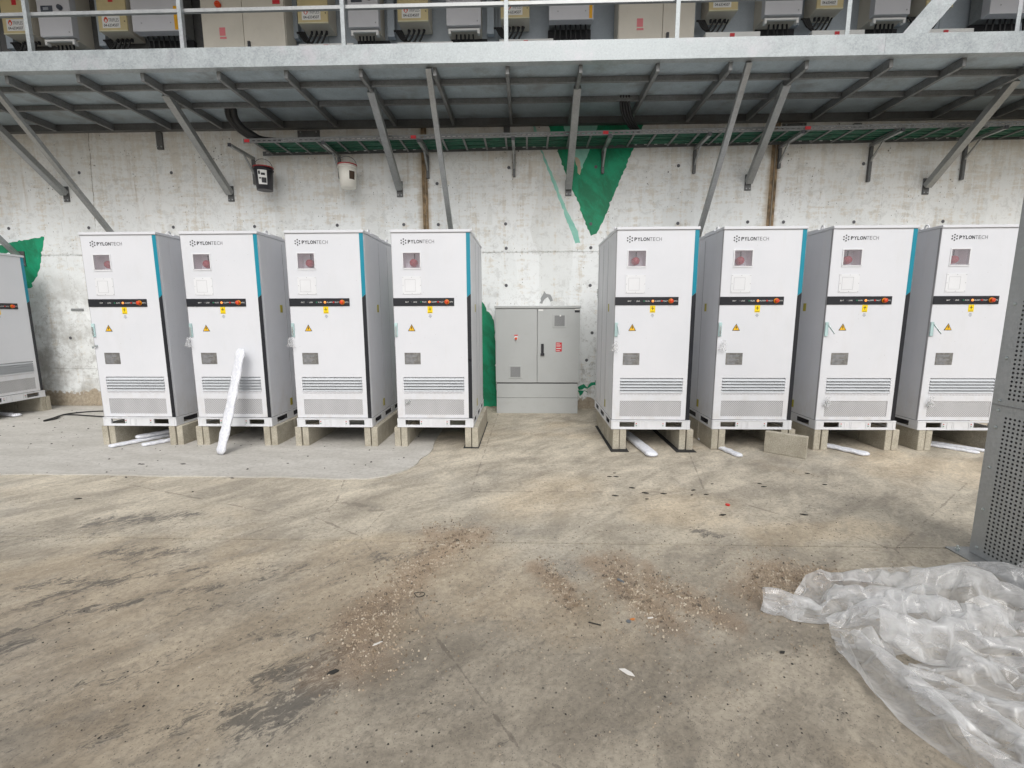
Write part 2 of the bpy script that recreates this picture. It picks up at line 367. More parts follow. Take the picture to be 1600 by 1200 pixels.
    # one old crack at the left and fine vertical board lines
    wig = t.noise(P, 5, 5, .7)
    ck = t.math('ABSOLUTE', t.math('SUBTRACT', t.math('SUBTRACT', x, t.math('MULTIPLY', z, .057)), t.math('ADD', -6.742, t.math('MULTIPLY', wig, .05))))
    crk = t.math('MULTIPLY', t.math('MULTIPLY', t.ramp(ck, .008, .003), t.ramp(z, 2.7, 2.9)), t.ramp(t.noise(P, 14, 3), .35, .5))
    fr = t.math('ABSOLUTE', t.math('SUBTRACT', t.math('FRACT', t.math('ADD', t.math('DIVIDE', x, 1.22), .31)), .5))
    crk = t.math('MAXIMUM', crk, t.math('MULTIPLY', t.math('MULTIPLY', t.ramp(fr, .0035, .001), .6), t.ramp(t.noise(t.coord('pos', (1, 1, 3)), 6, 4, .7), .48, .60)))
    hz = t.math('MULTIPLY', t.ramp(t.math('ABSOLUTE', t.math('SUBTRACT', z, t.math('ADD', 2.325, t.math('MULTIPLY', wig, .09)))), .035, .0), t.ramp(t.noise(t.coord('pos', (1, 1, 2)), 24, 6, .8), .50, .58))
    crk = t.math('MAXIMUM', crk, t.math('MULTIPLY', hz, .8))
    base = t.mix(t.math('MULTIPLY', crk, .75), base, (.20, .175, .14))
    h = t.math('SUBTRACT', t.math('ADD', t.math('MULTIPLY', fine, .4), t.math('MULTIPLY', hor, .5)), t.math('ADD', pt, t.math('MULTIPLY', crk, .3)))
    t.bsdf(base, .85, 0, t.bump(h, .55, .012)); return m
M['wall'] = m_concrete_wall()
def m_green(name, a, b, ragged=True):
    m = bpy.data.materials.new(name); t = NT(m)
    n = t.noise(t.coord('pos', (2.5, 1, 1.2), rot=(0, .5, 0)), 2.6, 6, .65, .4); n2 = t.noise(t.coord('pos', (6, 1, 1.5), rot=(0, -.5, 0)), 7, 8, .75); f = t.noise(t.coord('pos'), 30, 5)
    cc = t.mix(t.ramp(n, .35, .65), a, b); cc = t.mix(t.math('MULTIPLY', t.ramp(n2, .60, .72), .45), cc, (.25, .45, .38))
    t.bsdf(cc, .6, 0, t.bump(f, .2, .004)); return m
M['green'] = m_green('green_wall_paint', (.0, .17, .075), (.0, .30, .145))
M['mint'] = m_green('mint_wall_paint', (.22, .52, .43), (.32, .62, .52))
M['bare'] = paint('bare_sand_patch', (.52, .44, .33), .8)
def m_ground():
    m = bpy.data.materials.new('stained_concrete'); t = NT(m); P = t.coord('pos')
    at = t.node('ShaderNodeAttribute', attribute_name='mask'); s3 = t.node('ShaderNodeSeparateColor', Color=at.outputs['Color'])
    sand, dark, warm = s3.outputs[0], s3.outputs[1], s3.outputs[2]
    RZ = (0, 0, -.75)
    mid = t.noise(t.coord('pos', (1, 2.2, 1), RZ), 1.8, 8, .68, .5); big = t.noise(P, .5, 5, .6, .3)
    st = t.noise(t.coord('pos', (1, 1.9, 1), RZ), 4.5, 10, .72, .8); fine = t.noise(P, 38, 8, .72); grit = t.noise(P, 190, 3, .7)
    base = t.mix(t.ramp(mid, .34, .66), (.33, .30, .245), (.55, .505, .415))
    base = t.mix(t.math('MULTIPLY', t.ramp(warm, .2, .8), .50), base, t.mix(t.ramp(mid, .3, .7), (.43, .345, .235), (.60, .505, .365)))
    base = t.mix(t.math('MULTIPLY', t.ramp(big, .50, .66), .42), base, t.mix(t.ramp(mid, .3, .7), (.255, .25, .23), (.41, .40, .365)))
    base = t.mix(t.math('MULTIPLY', t.ramp(st, .50, .68), .42), base, (.21, .20, .178))
    base = t.mix(t.math('MULTIPLY', t.ramp(t.noise(t.coord('pos', (1, 1.6, 1), RZ, (4, 2, 0)), 3.2, 9, .7, .6), .54, .70), .45), base, (.54, .50, .42))
    base = t.mix(t.ramp(fine, .30, .58, .45, 0.0), base, (.15, .138, .12))
    base = t.mix(t.math('MULTIPLY', t.ramp(fine, .55, .75), .40), base, (.60, .55, .47))
    # crisp rubbed strokes and pits in patches
    sk = t.noise(t.coord('pos', (1, 1.7, 1), RZ), 30, 7, .72, .9); rgn = t.ramp(t.noise(t.coord('pos', (1, 1.5, 1), RZ, (7, 1, 0)), 2.1, 6, .7, .4), .44, .60)
    near = t.math('MULTIPLY', t.ramp(t.node('ShaderNodeSeparateXYZ', Vector=t.node('ShaderNodeNewGeometry').outputs['Position']).outputs[1], 3.6, 2.6, .25, 1.0), rgn)
    base = t.mix(t.math('MULTIPLY', t.math('MULTIPLY', t.ramp(sk, .57, .65), near), .50), base, (.10, .094, .085))
    base = t.mix(t.math('MULTIPLY', t.math('MULTIPLY', t.ramp(sk, .45, .38), near), .30), base, (.60, .55, .46))
    vp = t.voro(P, 120); vq = t.node('ShaderNodeSeparateColor', Color=vp.outputs['Color']).outputs[0]
    base = t.mix(t.math('MULTIPLY', t.math('MULTIPLY', t.ramp(vp.outputs['Distance'], .34, .2), t.math('GREATER_THAN', vq, .72)), .55), base, (.12, .11, .10))
    # dark tyre / oil smudges broken up by rough texture
    brk = t.noise(t.coord('pos', (1, 2.0, 1), RZ), 13, 10, .82, 1.0)
    dk = t.ramp(t.math('ADD', dark, t.math('MULTIPLY', t.math('SUBTRACT', brk, .5), 3.6)), .50, .78)
    base = t.mix(t.math('MULTIPLY', dk, .72), base, (.085, .083, .080))
    # fine dark curls
    cur = t.math('ABSOLUTE', t.math('SUBTRACT', t.noise(t.coord('pos', (1, 1.8, 1), RZ), 15, 2, .4, 1.4), .5))
    cm = t.math('MULTIPLY', t.ramp(cur, .010, .003), t.ramp(t.noise(P, 2.3, 5, .7), .50, .62))
    base = t.mix(t.math('MULTIPLY', cm, .6), base, (.10, .095, .09))
    # cracks
    ed = t.voro(t.coord('pos', (1, 1, 1), loc=(.3, .45, 0)), .42, 'DISTANCE_TO_EDGE').outputs['Distance']
    cr = t.ramp(t.math('ADD', ed, t.math('MULTIPLY', t.math('SUBTRACT', t.noise(P, 7, 6, .7), .5), .03)), .0016, .0004)
    base = t.mix(t.math('MULTIPLY', cr, .5), base, (.15, .13, .11))
    # specks
    v = t.voro(P, 42); c2 = t.node('ShaderNodeSeparateColor', Color=v.outputs['Color'])
    sp_ = t.math('MULTIPLY', t.ramp(v.outputs['Distance'], .24, .14), t.math('GREATER_THAN', c2.outputs[0], .86))
    base = t.mix(t.math('MULTIPLY', sp_, .75), base, t.mix(t.math('GREATER_THAN', c2.outputs[1], .62), (.06, .055, .05), (.60, .56, .50)))
    # sand film
    sb = t.ramp(t.math('ADD', sand, t.math('MULTIPLY', t.math('SUBTRACT', brk, .5), 1.3)), .22, .9)
    base = t.mix(t.math('MULTIPLY', sb, .62), base, t.mix(t.ramp(grit, .35, .65), (.20, .14, .09), (.40, .30, .21)))
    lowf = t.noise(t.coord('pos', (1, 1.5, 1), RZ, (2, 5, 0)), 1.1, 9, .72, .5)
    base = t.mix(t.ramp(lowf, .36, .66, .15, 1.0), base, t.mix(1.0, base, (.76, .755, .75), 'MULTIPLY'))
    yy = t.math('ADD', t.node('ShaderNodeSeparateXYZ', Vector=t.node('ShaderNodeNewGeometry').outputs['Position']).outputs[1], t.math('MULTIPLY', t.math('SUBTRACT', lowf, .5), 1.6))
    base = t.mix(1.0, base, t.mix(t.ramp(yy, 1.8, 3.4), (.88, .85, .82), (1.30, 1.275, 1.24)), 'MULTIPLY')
    h = t.math('ADD', t.math('MULTIPLY', fine, .5), t.math('ADD', t.math('MULTIPLY', grit, .25), t.math('ADD', t.math('MULTIPLY', st, .8), t.math('MULTIPLY', t.math('ADD', cm, sp_), -.3))))
    rr = t.ramp(mid, .3, .7, .72, .92)
    t.bsdf(base, rr, 0, t.bump(t.math('SUBTRACT', h, t.math('MULTIPLY', t.ramp(sk, .56, .64), .3)), .42, .010)); return m
M['ground'] = m_ground()
def m_pad():
    m = bpy.data.materials.new('new_concrete'); t = NT(m); P = t.coord('pos')
    mid = t.noise(t.coord('pos', (1, 2.5, 1), (0, 0, .15)), 1.6, 8, .68, .5); fine = t.noise(P, 30, 8, .72); st = t.noise(t.coord('pos', (1, 7, 1), (0, 0, .12)), 6, 8, .72, .4)
    base = t.mix(t.ramp(mid, .3, .7), (.46, .44, .40), (.57, .55, .51)); base = t.mix(t.math('MULTIPLY', t.ramp(st, .52, .7), .45), base, (.33, .31, .27))
    base = t.mix(t.ramp(fine, .3, .6, .35, 0.0), base, (.24, .23, .20))
    v = t.voro(t.coord('pos', (1, 2.4, 1), (0, 0, .1)), 9); sp_ = t.math('MULTIPLY', t.ramp(v.outputs['Distance'], .12, .06), t.math('GREATER_THAN', t.node('ShaderNodeSeparateColor', Color=v.outputs['Color']).outputs[0], .8))
    base = t.mix(t.math('MULTIPLY', sp_, .7), base, (.12, .11, .09))
    t.bsdf(base, .9, 0, t.bump(t.math('ADD', fine, t.math('MULTIPLY', st, 1.2)), .45, .01)); return m
M['pad'] = m_pad()
def m_stone():
    m = bpy.data.materials.new('gravel_stone'); t = NT(m); v = t.voro(t.coord('pos'), 45)
    c = t.node('ShaderNodeSeparateColor', Color=v.outputs['Color']).outputs[0]
    r = t.node('ShaderNodeValToRGB'); t.put(r.inputs[0], c); e = r.color_ramp.elements
    e[0].position = 0; e[0].color = (.10, .085, .07, 1); e[1].position = 1; e[1].color = (.52, .46, .37, 1)
    for p_, cc in ((.3, (.24, .18, .12, 1)), (.6, (.36, .29, .21, 1)), (.85, (.46, .39, .30, 1))): q = e.new(p_); q.color = cc
    t.bsdf(r.outputs[0], .9); return m
M['stone'] = m_stone()
M['debris_dark'] = paint('dark_debris', (.03, .028, .025), .9)
M['debris_white'] = paint('white_scrap', (.72, .70, .66), .7)
M['debris_red'] = paint('red_scrap', (.6, .03, .02), .4)
M['debris_orange'] = paint('orange_scrap', (.6, .22, .06), .7)
M['debris_grey'] = paint('grey_scrap', (.20, .22, .24), .5, .5)
def m_plastic():
    m = bpy.data.materials.new('clear_polythene'); t = NT(m); P = t.coord('pos')
    n = t.noise(P, 7, 4, .5, .6); n3 = t.noise(t.coord('pos', (1, 3, 2), (.3, .4, .7)), 7, 5, .6, .1)
    nrm = t.bump(t.math('ADD', t.math('MULTIPLY', n3, .6), n), .18, .02)
    tr = t.node('ShaderNodeBsdfTransparent', Color=(.985, .985, .985, 1)); d = t.node('ShaderNodeBsdfDiffuse', Color=(.90, .91, .92, 1), Normal=nrm); tl = t.node('ShaderNodeBsdfTranslucent', Color=(.90, .91, .92, 1))
    g = t.node('ShaderNodeBsdfGlossy', Roughness=.14, Normal=nrm)
    a = t.node('ShaderNodeMixShader'); t.put(a.inputs[0], .35); t.l.new(d.outputs[0], a.inputs[1]); t.l.new(tl.outputs[0], a.inputs[2])
    lw = t.node('ShaderNodeLayerWeight', Blend=.5); t.put(lw.inputs['Normal'], nrm); fc = lw.outputs['Facing']
    f = t.math('ADD', t.ramp(n3, .35, .7, .20, .36), t.math('MULTIPLY', t.math('POWER', fc, 2.0), .60), True)
    b = t.node('ShaderNodeMixShader'); t.put(b.inputs[0], f); t.l.new(tr.outputs[0], b.inputs[1]); t.l.new(a.outputs[0], b.inputs[2])
    c = t.node('ShaderNodeMixShader'); t.put(c.inputs[0], t.math('ADD', .035, t.math('MULTIPLY', t.math('POWER', fc, 4.0), .45))); t.l.new(b.outputs[0], c.inputs[1]); t.l.new(g.outputs[0], c.inputs[2])
    t.l.new(c.outputs[0], t.out.inputs[0]); return m
M['plastic'] = m_plastic()
# ------------------------------------------------------------------ numpy noise
def vnoise(x, y, seed):
    r = np.random.RandomState(seed); tb = r.rand(256, 256)
    xi = np.floor(x).astype(int); yi = np.floor(y).astype(int); fx = x - xi; fy = y - yi
    fx = fx * fx * (3 - 2 * fx); fy = fy * fy * (3 - 2 * fy)
    a = tb[xi % 256, yi % 256]; b = tb[(xi + 1) % 256, yi % 256]; c = tb[xi % 256, (yi + 1) % 256]; d = tb[(xi + 1) % 256, (yi + 1) % 256]
    return (a * (1 - fx) + b * fx) * (1 - fy) + (c * (1 - fx) + d * fx) * fy
def fbm(x, y, seed, oct=5, g=.55):
    s = 0; a = 1; t = 0
    for o in range(oct):
        s = s + a * vnoise(x * 2 ** o + 17.3 * o, y * 2 ** o + 5.1 * o, seed + o); t += a; a *= g
    return s / t
def segd(x, y, ax, ay, bx, by):
    dx, dy = bx - ax, by - ay; t = np.clip(((x - ax) * dx + (y - ay) * dy) / (dx * dx + dy * dy + 1e-9), 0, 1)
    return np.hypot(x - ax - t * dx, y - ay - t * dy)
SAND = [(-.33, 2.92, -.62, 2.85, .10), (-.33, 2.88, -.66, 2.45, .09), (-.66, 2.45, -.72, 2.05, .10), (-.72, 2.05, -.66, 1.72, .12),
        (.11, 2.56, .25, 2.10, .05), (.46, 2.60, .66, 2.00, .085), (.70, 2.45, .92, 2.05, .06), (1.45, 2.50, 1.22, 2.22, .12), (1.4, 2.45, 1.75, 2.42, .09)]
DARK = [(-1.05, 1.66, -.72, 1.80, .09, .8), (-1.0, 1.46, -.80, 1.60, .09, .95), (-.95, 1.95, -.6, 2.10, .06, .7), (-4.2, 2.6, -2.4, 2.9, .08, .5), (-3.0, 2.95, -2.5, 3.1, .10, .8), (-1.25, 1.9, -.9, 2.0, .06, .6),
        (1.25, 2.95, 1.12, 2.98, .05, .9), (-2.7, 2.2, -2.2, 2.35, .07, .7), (-2.3, 1.9, -1.7, 2.2, .06, .7), (-2.6, 2.55, -2.1, 2.6, .06, .7), (-.95, 2.55, -.6, 2.65, .07, .7), (-1.9, 1.6, -1.4, 1.75, .06, .55), (-1.5, 1.35, -1.1, 1.5, .06, .6),
        (-1.5, 2.45, -1.15, 2.5, .07, .6), (-1.7, 2.0, -1.4, 2.1, .08, .5), (1.5, 3.6, 2.3, 3.4, .22, .35), (1.8, 3.1, 2.2, 2.9, .12, .4), (-4.5, 2.7, -3.9, 2.75, .12, .6), (-1.6, 2.3, -1.3, 2.4, .08, .55), (.75, 1.45, 1.0, 1.9, .10, .25), (-.2, 1.4, .1, 1.3, .12, .25)]
def gmask(X, Y):
    w1 = (fbm(X * 3, Y * 3, 11) - .5) * .30; w2 = (fbm(X * 3 + 9, Y * 3, 12) - .5) * .30
    xs, ys = X + w1, Y + w2
    sand = np.zeros_like(X)
    for a in SAND: sand = np.maximum(sand, 1 - segd(xs, ys, *a[:4]) / (a[4] * 2.6))
    sand = np.clip(sand, 0, 1)
    dark = np.zeros_like(X)
    for a in DARK: dark = np.maximum(dark, np.clip(1 - segd(xs, ys, *a[:4]) / (a[4] * 2.2), 0, 1) * a[5])
    c, s = math.cos(.6), math.sin(.6); u = X * c + Y * s; v = -X * s + Y * c
    str_ = np.clip((fbm(u * 1.1, v * 3.6, 21, 6, .62) - .52) * 5, 0, 1)
    reg = np.clip((3.0 - Y) / .7, .12, 1) * np.clip((-.1 - X) / .8, .12, 1)
    dark = np.maximum(dark, str_ * reg * .84)
    dark = np.maximum(dark, np.clip((fbm(X * .9, Y * 1.6, 31, 5) - .53) * 4, 0, .5) * np.clip((3.4 - Y) / 1, 0.25, 1) * np.clip((-.35 - X) / .6, .25, 1))
    warm = np.clip((fbm(X * .8, Y * .9, 41, 5) - .40) * 3.2, 0, 1); warm = np.maximum(warm, np.clip(1 - segd(xs, ys, .0, 3.4, .4, 3.8) / .6, 0, 1) * .9)
    warm = np.maximum(warm, np.clip(1 - segd(xs, ys, 1.6, 2.95, 2.4, 3.0) / .3, 0, 1))
    return sand, dark, warm
# ------------------------------------------------------------------ ground
def grid_slab(name, x0, x1, y0, y1, step, mat, label=None):
    nx = int((x1 - x0) / step) + 1; ny = int((y1 - y0) / step) + 1
    xs = np.linspace(x0, x1, nx); ys = np.linspace(y0, y1, ny); X, Y = np.meshgrid(xs, ys)
    Z = (fbm(X * 1.3, Y * 1.3, 51, 4) - .5) * .006
    Z = Z * np.clip(np.minimum(np.abs(Y - 2.79) * 6, 1), 0, 1)
    co = np.stack([X, Y, Z], -1).reshape(-1, 3)
    i = np.arange(nx - 1)[None, :] + nx * np.arange(ny - 1)[:, None]
    q = np.stack([i, i + 1, i + nx + 1, i + nx], -1).reshape(-1, 4)
    # rim walls down 3 cm on the y0 / y1 edges
    c0 = co[:nx].copy(); c1 = co[-nx:].copy(); b0 = c0.copy(); b0[:, 2] -= .03; b1 = c1.copy(); b1[:, 2] -= .03
    n0 = len(co); co = np.vstack([co, b0, b1, c0, c1]); k = np.arange(nx - 1)
    t0 = n0 + 2 * nx; t1 = n0 + 3 * nx; r0 = np.stack([t0 + k + 1, t0 + k, n0 + k, n0 + k + 1], -1); r1 = np.stack([t1 + k, t1 + k + 1, n0 + nx + k + 1, n0 + nx + k], -1)
    q = np.vstack([q, r0, r1])
    me = bpy.data.meshes.new(name); me.vertices.add(len(co)); me.vertices.foreach_set('co', co.ravel())
    me.loops.add(q.size); me.loops.foreach_set('vertex_index', q.ravel().astype(np.int32)); me.polygons.add(len(q))
    me.polygons.foreach_set('loop_start', np.arange(0, q.size, 4, dtype=np.int32)); me.polygons.foreach_set('loop_total', np.full(len(q), 4, dtype=np.int32))
    me.update(calc_edges=True); me.validate()
    me.polygons.foreach_set('use_smooth', [True] * len(q))
    sa, da, wa = gmask(co[:, 0], co[:, 1]); a = me.color_attributes.new('mask', 'FLOAT_COLOR', 'POINT')
    a.data.foreach_set('color', np.stack([sa, da, wa, np.ones(len(co))], -1).ravel()); me.materials.append(mat)
    ob = bpy.data.objects.new(name, me); COL.objects.link(ob); return ob
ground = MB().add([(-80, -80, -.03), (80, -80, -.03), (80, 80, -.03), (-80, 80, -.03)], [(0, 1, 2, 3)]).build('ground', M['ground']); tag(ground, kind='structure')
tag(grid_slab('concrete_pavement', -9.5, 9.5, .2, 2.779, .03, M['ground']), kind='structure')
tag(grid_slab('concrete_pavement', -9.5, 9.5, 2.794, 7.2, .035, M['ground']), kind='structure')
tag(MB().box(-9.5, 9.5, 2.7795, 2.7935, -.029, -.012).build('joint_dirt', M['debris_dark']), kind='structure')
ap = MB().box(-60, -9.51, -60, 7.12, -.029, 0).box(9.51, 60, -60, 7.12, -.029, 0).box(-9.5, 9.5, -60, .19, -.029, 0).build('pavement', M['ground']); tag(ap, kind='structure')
# new lighter concrete pad (about 12 mm proud, ragged poured edge)
edge = [(-9.4, 3.93), (-7.5, 3.96), (-6.0, 3.955), (-4.84, 3.946), (-3.63, 3.94), (-2.44, 3.934), (-1.9, 3.90), (-1.6, 3.885), (-1.4, 3.90), (-1.25, 3.97), (-1.15, 4.10), (-1.09, 4.28), (-1.05, 4.5), (-1.02, 4.75), (-1.05, 5.15), (-1.07, 5.7), (-1.09, 6.3), (-1.1, 7.12)]
pts = []
for i in range(len(edge) - 1):
    (x0, y0), (x1, y1) = edge[i], edge[i + 1]; n = max(2, int(math.hypot(x1 - x0, y1 - y0) / .05))
    for k in range(n):
        t_ = k / n; nxm = math.hypot(x1 - x0, y1 - y0); j = (float(fbm(np.array([(x0 + (x1 - x0) * t_) * 4.]), np.array([(y0 + (y1 - y0) * t_) * 4.]), 77)[0]) - .5) * .07
        pts.append((x0 + (x1 - x0) * t_ + j * (y1 - y0) / nxm, y0 + (y1 - y0) * t_ - j * (x1 - x0) / nxm))
pts.append((-1.1, 7.12)); pts.append((-9.4, 7.12)); n = len(pts)
mb = MB(); mb.add([(x, y, .011) for x, y in pts] + [(x, y, -.02) for x, y in pts], [tuple(range(n))] + [(i, i + n, (i + 1) % n + n, (i + 1) % n) for i in range(n)])
tag(mb.build('new_concrete_patch', M['pad']), kind='structure')
# ------------------------------------------------------------------ wall
wall = empty('concrete_wall', (0, 7.13, 0)); tag(wall, 'long whitewashed concrete wall with stains and green paint behind the cabinets', 'wall')
for (a, b) in ((-10, -1.535), (-1.488, 3.497), (3.553, 10)):
    for (z0, z1) in ((-.1, .6085), (.6115, 2.369), (2.372, 4.45)):
        MB().box(a, b, 0, .3, z0, z1).build('wall_panel', M['wall'], wall, bevel=.0025)
for x in (-1.5115, 3.525): MB().box(x - .0225, x + .0225, .012, .2, -.05, 4.4).build('joint_filler', M['rust'], wall)
MB().box(-1.482, -1.452, -.012, -.002, 2.2, 4.15).build('rusty_strip', M['rust'], wall)
MB().box(3.562, 3.592, -.012, -.002, 2.2, 4.15).build('rusty_strip', M['rust'], wall)
th = None
for x, z in [(-7.927, 2.772), (-6.7, 3.566), (-6.665, 2.772), (-6.346, 2.76), (-5.288, 3.55), (-5.347, 2.77), (-4.094, 2.77), (-2.833, 2.778), (-1.828, 2.779), (-1.309, 2.775), (-1.313, 3.354), (-.257, 3.564), (-.308, 2.776), (-.3, 2.427), (-.302, 1.883), (.957, 2.427), (.96, 1.878), (.949, 2.766), (1.005, 3.559), (2.189, 3.562), (2.22, 2.764), (3.227, 2.774), (3.741, 2.77), (4.746, 2.762), (4.796, 3.558), (6.001, 2.76), (5.95, 3.544), (1.005, 1.169), (-6.7, 1.9), (-7.2, 1.1), (.93, .75)]:
    if th is None:
        th = MB().lathe([(.024, -.004), (.017, -.005), (.013, .0), (0.001, .0)], n=12, axis='y').build('tie_hole', M['seam'], wall, loc=(x, 0, z))
    else: share(th, 'tie_hole', (x, 0, z), wall)
def ragged(poly, step=.03, amp=.018, seed=0, rough_sides=None):
    out = []; r = random.Random(seed); n = len(poly)
    for i in range(n):
        (x0, z0), (x1, z1) = poly[i], poly[(i + 1) % n]; L = math.hypot(x1 - x0, z1 - z0); k = max(1, int(L / step))
        for j in range(k):
            t_ = j / k; q = r.uniform(-amp, amp) * (1 if r.random() > .18 else 3.0)
            out.append((x0 + (x1 - x0) * t_ + q * (z1 - z0) / L, z0 + (z1 - z0) * t_ - q * (x1 - x0) / L))
    return out
def paint_patch(poly, mat, y=-.0015, seed=1, amp=.007, name='green_paint'):
    p = ragged(poly, .035, amp, seed); n = len(p)
    mb = MB(); mb.add([(x, y, z) for x, z in p] + [(x, -.0002, z) for x, z in p], [tuple(reversed(range(n)))] + [(i, i + n, (i + 1) % n + n, (i + 1) % n) for i in range(n)])
    return mb.build(name, mat, wall)
paint_patch([(.28, 4.2), (.456, 3.775), (.60, 3.40), (.775, 3.038), (.874, 2.766), (.953, 2.602), (1.037, 2.629), (1.153, 2.855), (1.326, 3.30), (1.513, 3.753), (1.60, 3.95), (1.69, 4.2)], M['green'], seed=3)
paint_patch([(.50, 4.2), (.669, 3.746), (.775, 3.482), (.899, 3.769), (1.045, 4.2)], M['mint'], -.004, 4, .006, 'mint_paint')
paint_patch([(.70, 3.70), (.72, 3.60), (.775, 3.45), (.80, 3.55), (.74, 3.68)], M['bare'], -.0065, 5, .008, 'bare_patch')
paint_patch([(.06, 4.2), (.10, 4.2), (.225, 3.795), (.41, 3.40), (.56, 3.04), (.74, 2.70), (.80, 2.50), (.73, 2.49), (.66, 2.66), (.50, 3.06), (.36, 3.40), (.195, 3.80)], M['mint'], -.0015, 6, .006, 'mint_paint')
paint_patch([(-1.15, 2.2), (-.702, 1.70), (-.49, 1.36), (-.465, .777), (-.46, .02), (-.95, .02), (-1.2, .5)], M['green'], seed=7)
paint_patch([(-8.4, 2.45), (-7.9, 2.57), (-7.39, 2.645), (-7.537, 2.168), (-7.728, 1.877), (-8.2, 1.75)], M['green'], seed=8)
for k, pp in enumerate(([(.80, .33), (.90, .36), (1.02, .39), (1.10, .44), (1.09, .38), (.95, .32), (.83, .29)], [(.80, .28), (.92, .29), (.97, .24), (.84, .19)])): paint_patch(pp, M['green'], seed=9 + k, amp=.02)
mb = MB()
for k in range(14): mb.box(1.062 + .01 * rnd.random(), 1.085 + .02 * rnd.random(), -.003, -.001, 1.70 + k * .009, 1.704 + k * .009)
mb.build('scribbled_mark', M['ink'], wall)
# spalled grey patch above the grey cabinet
paint_patch([(.20, 1.62), (.24, 1.72), (.27, 1.80), (.30, 1.75), (.36, 1.74), (.40, 1.66), (.37, 1.64), (.33, 1.69), (.27, 1.68), (.24, 1.60)], paint('spalled_concrete', (.30, .31, .31), .9), -.003, 12, .01, 'spalled_patch')
# steel fixing plates
def fix_plate(x0, x1, z0, z1, label, th_=.012, nb=4):
    t = empty('steel_bracket', ((x0 + x1) / 2, 7.128, (z0 + z1) / 2)); tag(t, label, 'bracket', None)
    w_, h_ = (x1 - x0) / 2, (z1 - z0) / 2
    MB().box(-w_, w_, -th_, 0, -h_, h_).build('plate', M['galv_dark'], t, bevel=.003)
    b0 = None
    for sx, sz in ((-.7, -.7), (.7, -.7), (.7, .7), (-.7, .7))[:nb]:
        MB().lathe([(.011, -th_ - .012), (.011, -th_ - .001)], (w_ * sx, 0, h_ * sz), 6, 'y').build('bolt', M['galv'], t)
    return t
fix_plate(-3.341, -3.011, 3.93, 4.11, 'weathered square steel plate on the wall above the white bucket')
fix_plate(3.612, 3.948, 3.93, 4.11, 'weathered square steel plate on the wall right of the right rusty joint')
fix_plate(-5.446, -5.357, 3.87, 4.11, 'narrow steel wall bracket left of the black conduit', .03, 2)
fix_plate(-.329, -.237, 3.90, 4.165, 'narrow steel wall bracket above the tray left of the green paint', .03, 2)
fix_plate(4.59, 4.703, 3.92, 4.09, 'narrow steel wall bracket near the right end under the walkway', .03, 2)
s = MB().box(-.10, .10, -.012, 0, -.018, .018).build('metal_strip', M['galv'], None, bevel=.003, loc=(-7.02, 7.128, 1.54)); tag(s, 'short flat metal strip fixed on the wall left of the leftmost front cabinet', 'metal strip')
# ------------------------------------------------------------------ walkway
walk = empty('steel_walkway', (0, 0, 0)); tag(walk, 'overhead galvanised steel walkway with railing fixed high along the wall', 'walkway')
ZT, ZB, YF = 4.40, 4.195, 5.55
mb = MB(); mb.prism_y([(0, 0)], 0, 0) if False else None
def chan(x0, x1):   # C-channel, web towards camera, flanges away
    m_ = MB(); m_.box(x0, x1, YF, YF + .008, ZB, ZT); m_.box(x0, x1, YF + .009, YF + .09, ZB, ZB + .008); m_.box(x0, x1, YF + .009, YF + .09, ZT - .008, ZT); return m_
for a, b in ((-12, 3.83), (3.832, 12)): chan(a, b).build('edge_beam', M['galv_beam'], walk)
MB().box(-12, 12, 7.04, 7.05, 4.118, 4.262).box(-12, 12, 7.051, 7.125, 4.118, 4.126).build('rear_beam', M['galv_dark'], walk)
JX = [-8.6, -7.75, -6.88, -6.02, -5.171, -4.409, -3.518, -2.735, -1.876, -1.036, -.216, .603, 1.456, 2.252, 3.079, 3.984, 4.763, 5.62, 6.47, 7.32, 8.17]
j0 = MB().box(-.021, .021, 0, 1.395, 0, .092).build('joist', M['galv_mid'], walk, bevel=.004, loc=(JX[0], 5.642, 4.112))
for x in JX[1:]: share(j0, 'joist', (x, 5.642, 4.112), walk)
for y in (5.94, 6.43): MB().box(-12, 12, y - .025, y + .025, 4.160, 4.200).build('purlin', M['galv_dark'], walk) if False else None
for i in range(len(JX) - 1):
    a, b = JX[i] + .024, JX[i + 1] - .024
    for y in (5.94, 6.44):
        MB().box(a, b, y - .018, y + .018, 4.145, 4.206).build('purlin', M['galv_mid'], walk, bevel=.003)
    for y0, y1 in ((5.65, 5.938), (5.942, 6.438), (6.442, 7.036)):
        MB().box(JX[i] + .002, JX[i + 1] - .002, y0, y1, 4.208, 4.214).build('floor_panel', M['floor_sheet'], walk)
PX = [-7.4, -5.611, -3.849, -2.025, -.225, 1.626, 3.43, 5.191, 7.0]
p0 = MB().box(-.022, .022, 0, .005, 0, 1.1).box(.017, .022, .0055, .044, 0, 1.1).build('railing_post', M['galv_beam'], walk, loc=(PX[0], 5.562, ZT + .001))
for x in PX[1:]: share(p0, 'railing_post', (x, 5.562, ZT + .001), walk)
MB().box(-12, 12, 5.609, 5.645, 4.795, 4.83).build('railing_rail', M['galv'], walk); MB().box(-12, 12, 5.609, 5.645, 5.46, 5.50).build('railing_rail', M['galv'], walk)
MB().bar((4.10, 5.585, 4.35), (5.05, 5.585, 5.5), .20, .02, up=(0, 1, 0)).build('diagonal_flat', M['galv_beam'], walk)
